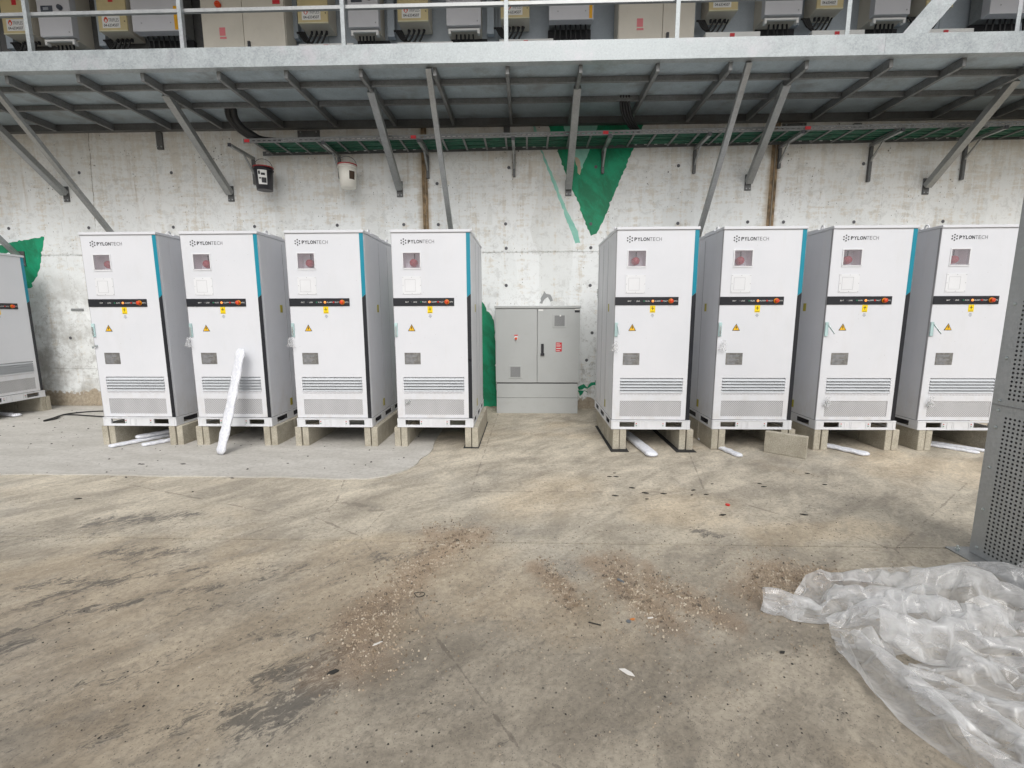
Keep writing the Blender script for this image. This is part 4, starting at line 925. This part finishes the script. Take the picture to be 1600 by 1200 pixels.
# individual handle states, locks and scraps of film
def find(o, nm):
    return [k for k in o.children_recursive if k.name.split('.')[0] == nm]
lock_m = MB().lathe([(.011, -.024), (.011, 0)], (0, 0, 0), 10, 'y').box(-.03, -.006, -.020, -.014, -.016, -.009).box(-.034, -.0305, -.026, -.008, -.030, -.006)
l0 = None
def lock(ci, x, z):
    global l0
    d_ = find(cabs[ci], 'door')[0]
    if l0 is None: l0 = lock_m.build('lock', M['chrome'], d_, loc=(x, -.002, z)); l0['label'] = 'small metal lock with key'
    else: o = share(l0, 'lock', (x, -.002, z), d_); o['label'] = 'small metal lock with key'
for ci, x, z in ((0, .03, .895), (3, .13, .285), (6, .10, .285), (7, .10, .285)): lock(ci, x, z)
for ci in (4, 6, 7):
    h_ = find(cabs[ci], 'handle_lever')[0]; h_.location = (.030, -.030, .03); h_.rotation_euler = (0, -.0, 0)
    h_.data = h_.data.copy()
    vs = [(.0, -.0, 1.10), (.012, -.0, 1.10)]
    mb2 = MB().bar((.0, .02, 1.085), (.035 if ci != 4 else .01, -.045, .985), .016, .008, up=(1, 0, 0)); me = bpy.data.meshes.new('handle_lever'); me.from_pydata(mb2.v, [], mb2.f); me.materials.append(M['chrome']); h_.data = me; h_['label'] = 'door handle swung open'
film_m = None
def film_scrap(ci, x, z, sc=1.0):
    global film_m
    d_ = find(cabs[ci], 'door')[0]
    if film_m is None:
        r = random.Random(4); n = 7; vs = []; fs = []
        for i in range(n):
            for j in range(n):
                u_, v_ = i / (n - 1), j / (n - 1); vs.append(((u_ - .5) * .07 * (1.1 - v_ * .5) + r.uniform(-.008, .008), -.012 - .03 * math.sin(u_ * 9 + v_ * 5) ** 2 + r.uniform(-.008, .004), (v_ - 1) * .10 + r.uniform(-.008, .008)))
        for i in range(n - 1):
            for j in range(n - 1): a = i * n + j; fs.append((a, a + n, a + n + 1, a + 1))
        m_ = MB(); m_.add(vs, fs); o = m_.build('film_scrap', M['plastic'], d_, loc=(x, -.01, z)); film_m = o
    else: o = share(film_m, 'film_scrap', (x, -.01, z), d_)
    o.scale = (sc, sc, sc); o['label'] = 'scrap of crumpled clear film at the handle'
for ci, x, z in ((1, .0, .985), (2, .0, .985), (4, .01, .94), (5, .05, .95), (6, .085, .36), (7, .085, .36)): film_scrap(ci, x, z)
# ------------------------------------------------------------------ concrete block plinths: pairs of thin blocks, three in a row
g0 = None; BL_, BW_ = .385, .069
def block(x, y, z=0, rz=0, label='', group='concrete blocks under the battery cabinets', rot=None):
    global g0
    if g0 is None: g0 = MB().box(-BW_ / 2, BW_ / 2, 0, BL_, 0, BLK).build('concrete_block', M['block'], None, bevel=.007); o = g0
    else: o = share(g0, 'concrete_block', (0, 0, 0), None)
    o.location = (x, y, z); o.rotation_euler = rot or (0, 0, rz); tag(o, label, 'concrete block', group); return o
RAIL = [(-.035, .740), (-.045, .728), (-.04, .735), (-.045, .735), (.015, .725), (.0, .735), (.0, .745), (.03, .74)]
NM = ['second cabinet from the left', 'cabinet with the leaning foam strip', 'cabinet left of the one beside the grey cabinet', 'cabinet directly left of the grey cabinet', 'cabinet directly right of the grey cabinet', 'cabinet with the loose block in front', 'second cabinet from the right', 'rightmost cabinet']
ROW = ['front', 'middle', 'rear']
NM = ['second cabinet from left', 'cabinet with leaning foam', 'fourth cabinet from left', 'cabinet left of grey cabinet', 'cabinet right of grey cabinet', 'cabinet behind loose block', 'second cabinet from right', 'rightmost cabinet']
for i, (x, y) in enumerate(XS):
    for si, off in enumerate(RAIL[i]):
        for k in range(2):
            for r_ in range(3):
                dx = rnd.uniform(-.003, .003); dy = rnd.uniform(-.008, .008)
                block(x + off + .035 + k * .077 + dx, y - .012 + r_ * .392 + dy, label='%s %s block of the pair at %s side under %s' % (ROW[r_], ('left', 'right')[k], ('left', 'right')[si], NM[i]))
for off in (-.0, .76):
    for k in range(2):
        for r_ in range(3):
            o = block(-7.36 - r_ * .392, 5.96 + off + k * .074, rz=PI / 2, label='%s block, %s one of the %s pair under sideways far left cabinet' % (ROW[r_], ('nearer', 'farther')[k], ('near', 'far')[off > .1]))
block(2.545, 4.86, 0, rot=(0, 0, -2.27), label='loose concrete block lying on the ground at the front corner of a cabinet', group=None)
# rubber mats
for k, (x, y, w_, l_, rz, lb) in enumerate(((-.60, 4.89, .17, 1.26, 0, 'thin black rubber mat under the right blocks of the cabinet left of the grey one'), (1.00, 4.79, .19, 1.15, 0, 'thin black rubber mat under the left blocks of the cabinet right of the grey one'), (1.70, 4.79, .21, 1.1, 0, 'thin black rubber mat under the right blocks of the cabinet right of the grey one'))):
    mz = MB().box(-w_ / 2, w_ / 2, 0, l_, 0, .008).build('rubber_mat', M['rubber'], None, loc=(x, y, -.002)); mz.rotation_euler = (0, 0, rz); tag(mz, lb, 'rubber mat', 'black mats under blocks')
# ------------------------------------------------------------------ foam strips
def foam(a, b, w_, h_, label, bend=0.0, seed=0):
    a, b = Vector(a), Vector(b); d = b - a; L = d.length; d.normalize(); side = d.cross(Vector((0, 0, 1))).normalized(); up = side.cross(d)
    n, m2 = 26, 14; vs = []; fs = []; r = random.Random(seed)
    ph = r.uniform(0, 6)
    for i in range(n + 1):
        t_ = i / n; e = min(1, min(t_, 1 - t_) * n / 2.2 + .55); c = a + d * (L * t_) + side * (bend * math.sin(PI * t_)) 
        for k in range(m2):
            an = 2 * PI * k / m2; cx = abs(math.cos(an)) ** .6 * math.copysign(1, math.cos(an)); cy_ = abs(math.sin(an)) ** .7 * math.copysign(1, math.sin(an))
            wob = 1 + .10 * math.sin(i * 1.3 + ph) * math.cos(an * 2 + ph) + .05 * r.uniform(-1, 1)
            vs.append(c + side * (cx * w_ / 2 * e * wob) + up * (cy_ * h_ / 2 * e * wob + h_ * .5))
    for i in range(n):
        for k in range(m2): fs.append((i * m2 + k, i * m2 + (k + 1) % m2, (i + 1) * m2 + (k + 1) % m2, (i + 1) * m2 + k))
    fs.append(tuple(range(m2 - 1, -1, -1))); fs.append(tuple(n * m2 + k for k in range(m2)))
    m_ = MB(); m_.add(vs, fs); o = m_.build('foam_strip', M['foam'], None, smooth=True); tag(o, label, 'foam strip', 'white foam packing strips'); return o
foam((-4.57, 4.78, .012), (-4.28, 5.30, .012), .095, .035, 'white foam strip sticking out farthest on the ground under the second cabinet from the left', seed=1)
foam((-4.47, 5.02, .05), (-4.15, 5.50, .05), .10, .04, 'white foam strip lying on top of another under the second cabinet from the left', seed=2)
foam((-4.25, 4.84, .012), (-3.98, 5.25, .012), .085, .035, 'short end of a white foam strip by the right blocks under second cabinet', seed=3)
foam((-3.175, 4.58, .012), (-3.035, 4.87, 1.09), .135, .04, 'long white foam strip leaning upright against a cabinet front', seed=4, bend=.012)
foam((1.30, 4.60, .0), (1.20, 5.55, .0), .12, .05, 'bent white foam strip under the cabinet right of the grey one', seed=5)
foam((2.19, 4.62, .0), (2.02, 5.30, .0), .08, .035, 'white foam strip under the cabinet with the loose block', seed=6)
foam((3.52, 4.70, .0), (3.12, 5.35, .0), .12, .035, 'white foam strip under the second cabinet from the right', seed=7)
foam((4.72, 4.80, .0), (4.30, 5.30, .0), .07, .03, 'white foam strip, front one of two under the rightmost cabinet', seed=8)
foam((4.86, 4.86, .0), (4.42, 5.36, .0), .07, .03, 'white foam strip, rear one of two under the rightmost cabinet', seed=9)
foam((-7.30, 6.30, .012), (-7.9, 6.45, .012), .10, .04, 'white foam strip under the sideways far left cabinet', seed=10)
# ------------------------------------------------------------------ grey cabinet
gc = empty('grey_cabinet', (-.447, 6.71, 0)); tag(gc, 'wide grey double-door electrical cabinet on a plinth against the wall', 'electrical cabinet')
GW = 1.222
MB().box(.006, GW - .006, .028, .40, .46, 1.535).build('housing', M['grey_cab'], gc, bevel=.004)
MB().box(-.008, GW + .008, -.014, .41, 1.5355, 1.570).build('roof', M['grey_cab'], gc, bevel=.006)
pl = MB().box(.014, GW - .014, .012, .39, .236, .443).box(.014, GW - .014, .012, .39, 0, .232).build('plinth', M['grey_cab'], gc, bevel=.003)
MB().box(.02, GW - .02, .02, .38, .2323, .2357).box(.02, GW - .02, .03, .38, .4435, .4595).build('plinth_gap', M['seam'], pl)
for k, (a, b) in enumerate(((.004, .604), (.612, GW - .004))):
    dr = MB().box(a, b, 0, .027, .463, 1.531).build('door', M['grey_cab'], gc, bevel=.003)
    vx, vz = ((.205, .53) if k == 0 else (.838, 1.268))
    vo = MB().box(vx - .01, vx + .185, -.008, -.001, vz - .008, vz + .186).build('vent', M['grey_cab'], dr, bevel=.003)
    for j in range(10): MB().box(vx + .018 + j * .0145, vx + .026 + j * .0145, -.0115, -.0085, vz + .015, vz + .165).build('slat', M['seam'] , dr)
    if k == 0:
        MB().box(.276, .326, -.004, -.001, 1.146, 1.160).build('label', M['red_label'], dr)
        MB().box(.276, .324, -.004, -.001, 1.080, 1.140).build('switch_plate', M['label_white'], dr); MB().lathe([(.016, -.03), (.020, -.012), (.020, -.0045)], (.30, 0, 1.105), 14, 'y').build('rotary_switch', M['estop'], dr)
    else:
        hd = MB().box(.664, .702, -.018, -.001, .885, 1.030).build('handle', M['ink'], dr, bevel=.006); MB().box(.656, .712, -.028, -.0185, .858, .895).build('handle_base', M['ink'], dr, bevel=.006)
        lb = MB().box(.876, .962, -.003, -.001, .916, 1.048).build('red_sign', M['red_label'], dr)
        m_ = MB()
        for j, (z, w_) in enumerate(((1.026, .05), (1.008, .066), (.992, .06), (.962, .07), (.955, .07), (.930, .05))): m_.box(.883, .883 + w_, -.0045, -.0035, z, z + .006)
        m_.build('sign_print', M['label_white'], lb)
        MB().box(1.14, 1.212, -.003, -.001, 1.475, 1.508).build('label', M['ink'], dr); MB().box(1.14, 1.212, -.003, -.001, 1.509, 1.525).build('label', M['label_white'], dr)
        MB().box(.622, .692, -.003, -.001, 1.498, 1.520).build('label', M['label_white'], dr); MB().disc(.935, -.0145, 1.43, .012).build('vent_knob', M['label_white'], dr)
# ------------------------------------------------------------------ perforated panel casing at the right
pc = empty('perforated_casing', (2.709, 0, 0)); tag(pc, 'tall perforated galvanised steel casing on a base plate at the right edge', 'metal casing')
def perf_sheet(y0, y1, z0, z1, my=.075, mz=.03, p=.0245, r=.0068):
    m_ = MB(); ny = int((y1 - y0 - 2 * my) / p); nz = int((z1 - z0 - 2 * mz) / p)
    ya = y1 - my - ny * p; za = z0 + mz
    for (a, b, c_, d_) in ((y0, ya, z0, z1), (y1 - my, y1, z0, z1)): m_.add([(0, b, c_), (0, a, c_), (0, a, d_), (0, b, d_)], [(0, 1, 2, 3)])
    for (c_, d_) in ((z0, za), (za + nz * p, z1)): m_.add([(0, y1 - my, c_), (0, ya, c_), (0, ya, d_), (0, y1 - my, d_)], [(0, 1, 2, 3)])
    h = p / 2; oc = [(r * math.cos(PI / 4 * k + PI / 4), r * math.sin(PI / 4 * k + PI / 4)) for k in range(8)]
    for i in range(ny):
        for j in range(nz):
            cy, cz = ya + (i + .5) * p, za + (j + .5) * p
            vs = [(0, cy + h, cz + h), (0, cy - h, cz + h), (0, cy - h, cz - h), (0, cy + h, cz - h)] + [(0, cy + a, cz + b) for a, b in oc]
            m_.add(vs, [(0, 1, 6, 5, 4), (1, 2, 8, 7, 6), (2, 3, 10, 9, 8), (3, 0, 4, 11, 10)])
    return m_
for z0, z1 in ((.012, .925), (.932, 2.55)):
    o = perf_sheet(1.2, 2.725, z0, z1).build('perforated_sheet', M['perf'], pc)
MB().box(.012, .30, 1.2, 2.718, .012, 2.55).build('inner_frame', M['galv_dark'], pc)
MB().box(.0005, .30, 2.7255, 2.729, .012, 2.55).build('end_sheet', M['perf'], pc)
MB().box(-.09, .35, 1.1, 2.79, .001, .010).build('base_plate', M['galv'], pc, bevel=.002)
MB().box(-.003, -.0005, 1.2, 2.725, .9255, .9315).build('seam', M['galv'], pc)
for z in (.06, .30, .56, .80, .90, .955, 1.2, 1.5, 1.8, 2.1, 2.4): MB().lathe([(.004, -.007), (.009, -.004), (.009, -.0005)], (0, 0, 0), 8, 'y').build('rivet', M['chrome'], pc, loc=(0, 2.685, z)).rotation_euler = (0, 0, -PI / 2)
for y in (2.1, 2.4): MB().lathe([(.004, -.007), (.009, -.004), (.009, -.0005)], (0, 0, 0), 8, 'y').build('rivet', M['chrome'], pc, loc=(0, y, .955)).rotation_euler = (0, 0, -PI / 2)
for y in (1.5, 2.2, 2.745): MB().lathe([(.012, .0105), (.012, .022)], (-.055, y, 0), 6).lathe([(.006, .0225), (.006, .04)], (-.055, y, 0), 8).build('anchor_bolt', M['chrome'], pc)
# ------------------------------------------------------------------ black cable on the ground
cable('black_cable', [(-6.63, 6.02, .022), (-6.66, 6.16, .022), (-6.74, 6.42, .022), (-6.62, 6.58, .022), (-6.37, 6.66, .022), (-5.9, 6.60, .022), (-5.2, 6.5, .022), (-4.9, 6.4, .022)], .009, M['cable'], 'black cable, the farther loop lying on the ground at the wall foot', 'black cables on the ground left of the cabinets')
cable('black_cable', [(-6.60, 5.99, .022), (-6.58, 6.14, .022), (-6.69, 6.33, .03), (-6.60, 6.40, .022), (-6.3, 6.34, .022), (-5.9, 6.26, .022), (-5.2, 6.2, .022), (-4.9, 6.1, .022)], .009, M['cable'], 'black cable, the nearer loop lying on the ground beside the second cabinet', 'black cables on the ground left of the cabinets')
# ------------------------------------------------------------------ gravel and debris
def pebbles(name, n, sampler, smin, smax, mat, seed, flat=.7, zoff=0.0):
    r = np.random.RandomState(seed); P = sampler(r, n); n = len(P)
    base = np.array([(-1, -1, -1), (1, -1, -1), (1, 1, -1), (-1, 1, -1), (-1, -1, 1), (1, -1, 1), (1, 1, 1), (-1, 1, 1)], float)
    s = (smin + (smax - smin) * r.rand(n) ** 3)[:, None, None]
    v = base[None] * (1 + r.uniform(-.35, .35, (n, 8, 3))) * s * .5; v[:, :, 2] *= flat; v[:, 4:, :2] *= .6
    a = r.rand(n) * 2 * PI; c, sn = np.cos(a)[:, None], np.sin(a)[:, None]
    x = v[:, :, 0] * c - v[:, :, 1] * sn; y = v[:, :, 0] * sn + v[:, :, 1] * c
    co = np.stack([x + P[:, 0:1], y + P[:, 1:2], v[:, :, 2] + s[:, :, 0] * .25 + .001 + zoff], -1).reshape(-1, 3)
    f = np.array([(4, 5, 6, 7), (0, 1, 5, 4), (1, 2, 6, 5), (2, 3, 7, 6), (3, 0, 4, 7)]); q = (f[None] + 8 * np.arange(n)[:, None, None]).reshape(-1, 4)
    me = bpy.data.meshes.new(name); me.vertices.add(len(co)); me.vertices.foreach_set('co', co.ravel()); me.loops.add(q.size); me.loops.foreach_set('vertex_index', q.ravel().astype(np.int32))
    me.polygons.add(len(q)); me.polygons.foreach_set('loop_start', np.arange(0, q.size, 4, dtype=np.int32)); me.polygons.foreach_set('loop_total', np.full(len(q), 4, dtype=np.int32)); me.update(calc_edges=True)
    me.materials.append(mat); o = bpy.data.objects.new(name, me); COL.objects.link(o); return o
def samp_sand(r, n):
    wts = np.array([math.hypot(a[2] - a[0], a[3] - a[1]) * a[4] for a in SAND]); k = r.choice(len(SAND), n, p=wts / wts.sum()); S_ = np.array(SAND)[k]
    t_ = r.rand(n); return np.stack([S_[:, 0] + (S_[:, 2] - S_[:, 0]) * t_ + r.randn(n) * S_[:, 4] * .95, S_[:, 1] + (S_[:, 3] - S_[:, 1]) * t_ + r.randn(n) * S_[:, 4] * .95], -1)
def samp_all(r, n):
    x = r.uniform(-4, 3.4, n * 3); y = r.uniform(1.2, 4.4, n * 3); k = fbm(x * 1.5, y * 1.5, 91) + .12 * (3 - y)
    return np.stack([x, y], -1)[k > .52][:n]
def samp_mid(r, n): return np.stack([r.normal(.35, .75, n), r.normal(2.2, .38, n)], -1)
tag(pebbles('gravel', 9000, samp_sand, .0022, .0105, M['stone'], 1), 'loose tan gravel and grit strewn in short streaks over the stained concrete', 'gravel', kind='stuff')
tag(pebbles('grit', 3500, samp_mid, .0018, .007, M['stone'], 2), 'fine grit scattered thinly between the gravel streaks', 'grit', kind='stuff')
tag(pebbles('dirt_specks', 1500, samp_all, .002, .0075, M['debris_dark'], 6, .35), 'small dark dirt specks scattered over the concrete ground', 'dirt specks', kind='stuff')
def samp_pad(r, n): return np.stack([r.uniform(-8, -1.2, n), r.uniform(3.95, 6.8, n)], -1)
tag(pebbles('pad_specks', 350, samp_pad, .005, .018, M['debris_dark'], 8, .35, .011), 'sparse dark specks on the newer pale concrete at the left', 'dirt specks', kind='stuff')
def scrap(name, x, y, mat, pts2, th_, label, cat, z=.003):
    m_ = MB(); n = len(pts2); m_.add([(a, b, th_) for a, b in pts2] + [(a, b, 0) for a, b in pts2], [tuple(range(n)), tuple(range(2 * n - 1, n - 1, -1))] + [(i, i + n, (i + 1) % n + n, (i + 1) % n) for i in range(n)])
    return tag(m_.build(name, mat, None, loc=(x, y, z)), label, cat)
ngon = lambda r_, n, k=1.0: [(r_ * math.cos(2 * PI * i / n), r_ * k * math.sin(2 * PI * i / n)) for i in range(n)]
scrap('bottle_cap', 1.543, 3.409, M['debris_red'], ngon(.016, 12), .009, 'small red plastic cap on the concrete in front of the loose block', 'bottle cap')
scrap('paper_scrap', .415, 1.705, M['debris_white'], [(-.03, .018), (.0, -.012), (.026, -.02), (.018, .0), (-.006, .02)], .003, 'torn white scrap on the concrete below the middle gravel streaks', 'scrap')
scrap('leaf', -.787, 1.669, M['debris_dark'], [(-.02, -.01), (.005, -.006), (.022, .012), (.006, .018), (-.014, .004)], .006, 'small black leaf on the concrete left of the main gravel streak', 'leaf')
scrap('leaf', 1.129 - .02, 1.837, M['debris_dark'], [(-.014, -.006), (.005, -.006), (.014, .006), (-.004, .008)], .004, 'tiny black leaf near the left lobe of the plastic sheet', 'leaf')
scrap('orange_chip', .512, 2.04, M['debris_orange'], [(-.012, 0), (.0, -.006), (.014, .0), (.004, .007)], .005, 'small orange chip in the right gravel streak', 'scrap')
scrap('metal_washer', .490, 2.025, M['debris_grey'], ngon(.011, 12), .003, 'small grey washer beside the orange chip in the gravel', 'washer')
scrap('metal_clip', .52, 2.36, M['debris_grey'], [(-.018, .014), (-.004, -.004), (.012, -.02), (.018, -.012), (.004, .006), (-.008, .02)], .008, 'dark grey metal clip at the top of the right gravel streak', 'metal clip')
scrap('twig', .326, 2.003, M['debris_dark'], [(-.028, .008), (.028, -.012), (.028, -.008), (-.026, .012)], .004, 'thin dark twig left of the orange chip', 'twig')
scrap('white_chip', .60, 2.05, M['debris_white'], [(-.014, -.003), (.014, .003), (.013, .008), (-.013, .003)], .004, 'thin white chip right of the orange chip in gravel', 'scrap')
scrap('white_chip', -.655, 1.84, M['debris_white'], [(-.02, -.012), (.0, .0), (.016, .016), (.006, .014), (-.014, .0)], .004, 'white chip at the lower end of the left gravel streak', 'scrap')
scrap('white_chip', 1.35, 2.22, M['debris_white'], [(-.014, .0), (.014, -.005), (.014, .0), (-.012, .006)], .004, 'white chip on brown gravel beside the plastic sheet', 'scrap')
wl_ = [(-.03, .012), (.0, .02), (.026, .012), (.022, -.012), (-.004, -.02), (-.03, .012)]
cable('wire_loop', [(-.556 + a, 2.211 + b, .004) for a, b in wl_], .002, M['cable'], 'small bent loop of thin dark wire on the concrete by the left gravel streak', None, 5, 'wire')
r = random.Random(12)
for k in range(26):
    x = r.uniform(.7, 2.6); y = r.uniform(3.2, 4.2)
    if k > 17: x = r.uniform(-4.3, -2.3); y = r.uniform(3.2, 4.3)
    zz = .012 if (y > 3.96 and x < -1.5) else .003
    a = r.uniform(-.5, .5); l_ = r.uniform(.012, .030)
    o = scrap('dry_leaf', x, y, M['debris_dark'], [(-l_, 0), (0, -l_ * .35), (l_, 0), (0, l_ * .4)], .004, 'small dark dry leaf, one of many on bare concrete in front of the %s' % ('right-hand cabinets' if k <= 17 else 'left-hand cabinets'), 'leaf', zz); o.rotation_euler = (0, 0, a); o['group'] = 'dry leaves on the concrete'
# ------------------------------------------------------------------ crumpled plastic sheet (cloth relaxation, position based)
def crumple(path, width, nu, nv, across, along, lift, seed, iters=420):
    r = np.random.RandomState(seed); P = np.array(path, float)
    seg = np.r_[0, np.cumsum(np.hypot(*np.diff(P[:, :2], axis=0).T))]; L = seg[-1]; s = np.linspace(0, L, nu)
    cx = np.interp(s, seg, P[:, 0]); cy = np.interp(s, seg, P[:, 1]); wd = np.interp(s, seg, np.array(width))
    tx = np.gradient(cx); ty = np.gradient(cy); n_ = np.hypot(tx, ty); nx_, ny_ = -ty / n_, tx / n_
    t_ = np.linspace(-.5, .5, nv)
    X = cx[:, None] + nx_[:, None] * wd[:, None] * t_[None]; Y = cy[:, None] + ny_[:, None] * wd[:, None] * t_[None]
    U_g, V_g = np.meshgrid(np.arange(nu), np.arange(nv), indexing='ij')
    Z = .02 + lift * (fbm(U_g / 6.0, V_g / 6.0, seed, 3) ** 2)
    X = X + .05 * (fbm(U_g / 9.0, V_g / 9.0, seed + 5, 3) - .5); Y = Y + .05 * (fbm(U_g / 9.0 + 7, V_g / 9.0, seed + 9, 3) - .5)
    p = np.stack([X, Y, Z], -1); t0 = p.copy()
    ru = L / (nu - 1) * along * (1 + 0 * U_g[:-1]); wmax = max(width)
    rv = (np.maximum(wd, wmax * .55) / (nv - 1) * across)[:, None] * np.ones((nu, nv - 1))
    # crease lines: random straight folds alter bending
    for it in range(iters):
        p[..., 2] -= .00035
        p += r.randn(*p.shape) * (.0012 if it < iters * .5 else .0)
        for rep in range(2):
            for ax in (0, 1):
                for par in (0, 1):
                    a = p[par:-1:2] if ax == 0 else p[:, par:-1:2]; b = p[par + 1::2] if ax == 0 else p[:, par + 1::2]
                    n = min(a.shape[ax], b.shape[ax]); a = a[:n] if ax == 0 else a[:, :n]; b = b[:n] if ax == 0 else b[:, :n]
                    rest = (ru[par::2][:n] if ax == 0 else rv[:, par::2][:, :n]); d = b - a; l = np.linalg.norm(d, axis=-1) + 1e-9
                    k = (.5 * (l - rest) / l)[..., None] * d; a += k; b -= k
            # soft bending / shear
            for (sa, sb, rest) in ((p[:-2], p[2:], 2 * ru[:-1]), (p[:, :-2], p[:, 2:], 2 * rv[:, :-1])):
                d = sb - sa; l = np.linalg.norm(d, axis=-1) + 1e-9; lim = rest * .86; k = (np.minimum(l - lim, 0) * .16 / l)[..., None] * d; sa += k; sb -= k
            d = p[1:, 1:] - p[:-1, :-1]; l = np.linalg.norm(d, axis=-1) + 1e-9; rs = np.sqrt(ru[:, :-1] ** 2 + rv[:-1] ** 2); k = (.18 * (l - rs) / l)[..., None] * d; p[:-1, :-1] += k; p[1:, 1:] -= k
        # hold plan position loosely, keep on ground
        p[..., :2] += (t0[..., :2] - p[..., :2]) * .035
        p[..., 2] = np.maximum(p[..., 2], .004)
    return p
def sheet_mesh(mb, p):
    nu, nv = p.shape[:2]; b = len(mb.v); mb.v += [tuple(map(float, q)) for q in p.reshape(-1, 3)]; r = random.Random(nu)
    for i in range(nu - 1):
        for j in range(nv - 1):
            a = b + i * nv + j; q = (a, a + nv, a + nv + 1, a + 1); x_ = r.random()
            if x_ < .5: mb.f += [(q[0], q[1], q[2]), (q[0], q[2], q[3])]
            else: mb.f += [(q[0], q[1], q[3]), (q[1], q[2], q[3])]
            mb.m += [0, 0]
mb = MB()
sheet_mesh(mb, crumple([(1.17, 2.12), (1.30, 2.07), (1.55, 2.16), (1.9, 2.22), (2.3, 2.20), (2.9, 2.05)], (.02, .10, .32, .42, .36, .40), 34, 15, 1.9, 1.25, .55, 3))
sheet_mesh(mb, crumple([(1.39, 1.85), (1.44, 1.62), (1.53, 1.42), (1.68, 1.18), (1.9, .9)], (.12, .22, .30, .36, .42), 26, 14, 1.9, 1.2, .40, 13))
sheet_mesh(mb, crumple([(1.52, 1.86), (1.8, 1.88), (2.1, 1.90), (2.6, 1.92)], (.20, .24, .28, .34), 24, 12, 1.9, 1.2, .60, 23))
sheet_mesh(mb, crumple([(1.50, 1.66), (1.75, 1.60), (2.1, 1.56), (2.6, 1.5)], (.20, .40, .52, .6), 24, 18, 1.5, 1.15, .30, 33))
sheet_mesh(mb, crumple([(1.40, 1.99), (1.58, 1.98), (1.8, 2.0), (2.1, 2.05)], (.14, .26, .30, .3), 20, 12, 1.8, 1.2, .45, 43))
sheet_mesh(mb, crumple([(1.60, 1.25), (1.9, 1.22), (2.3, 1.15)], (.30, .40, .5), 18, 14, 1.5, 1.2, .30, 53))
pls = mb.build('plastic_sheet', M['plastic'], None, smooth=True); tag(pls, 'crumpled clear plastic sheeting heaped on the ground at lower right', 'plastic sheet')
me = pls.data; cr = me.attributes.new('crease_edge', 'FLOAT', 'EDGE'); r = np.random.RandomState(2)
co = np.array([v.co[:] for v in me.vertices]); ev = np.array([e.vertices[:] for e in me.edges]); 
cr.data.foreach_set('value', np.where(r.rand(len(ev)) < .80, r.uniform(.75, 1, len(ev)), 0.0))
sb = pls.modifiers.new('subsurf', 'SUBSURF'); sb.levels = 2; sb.render_levels = 2
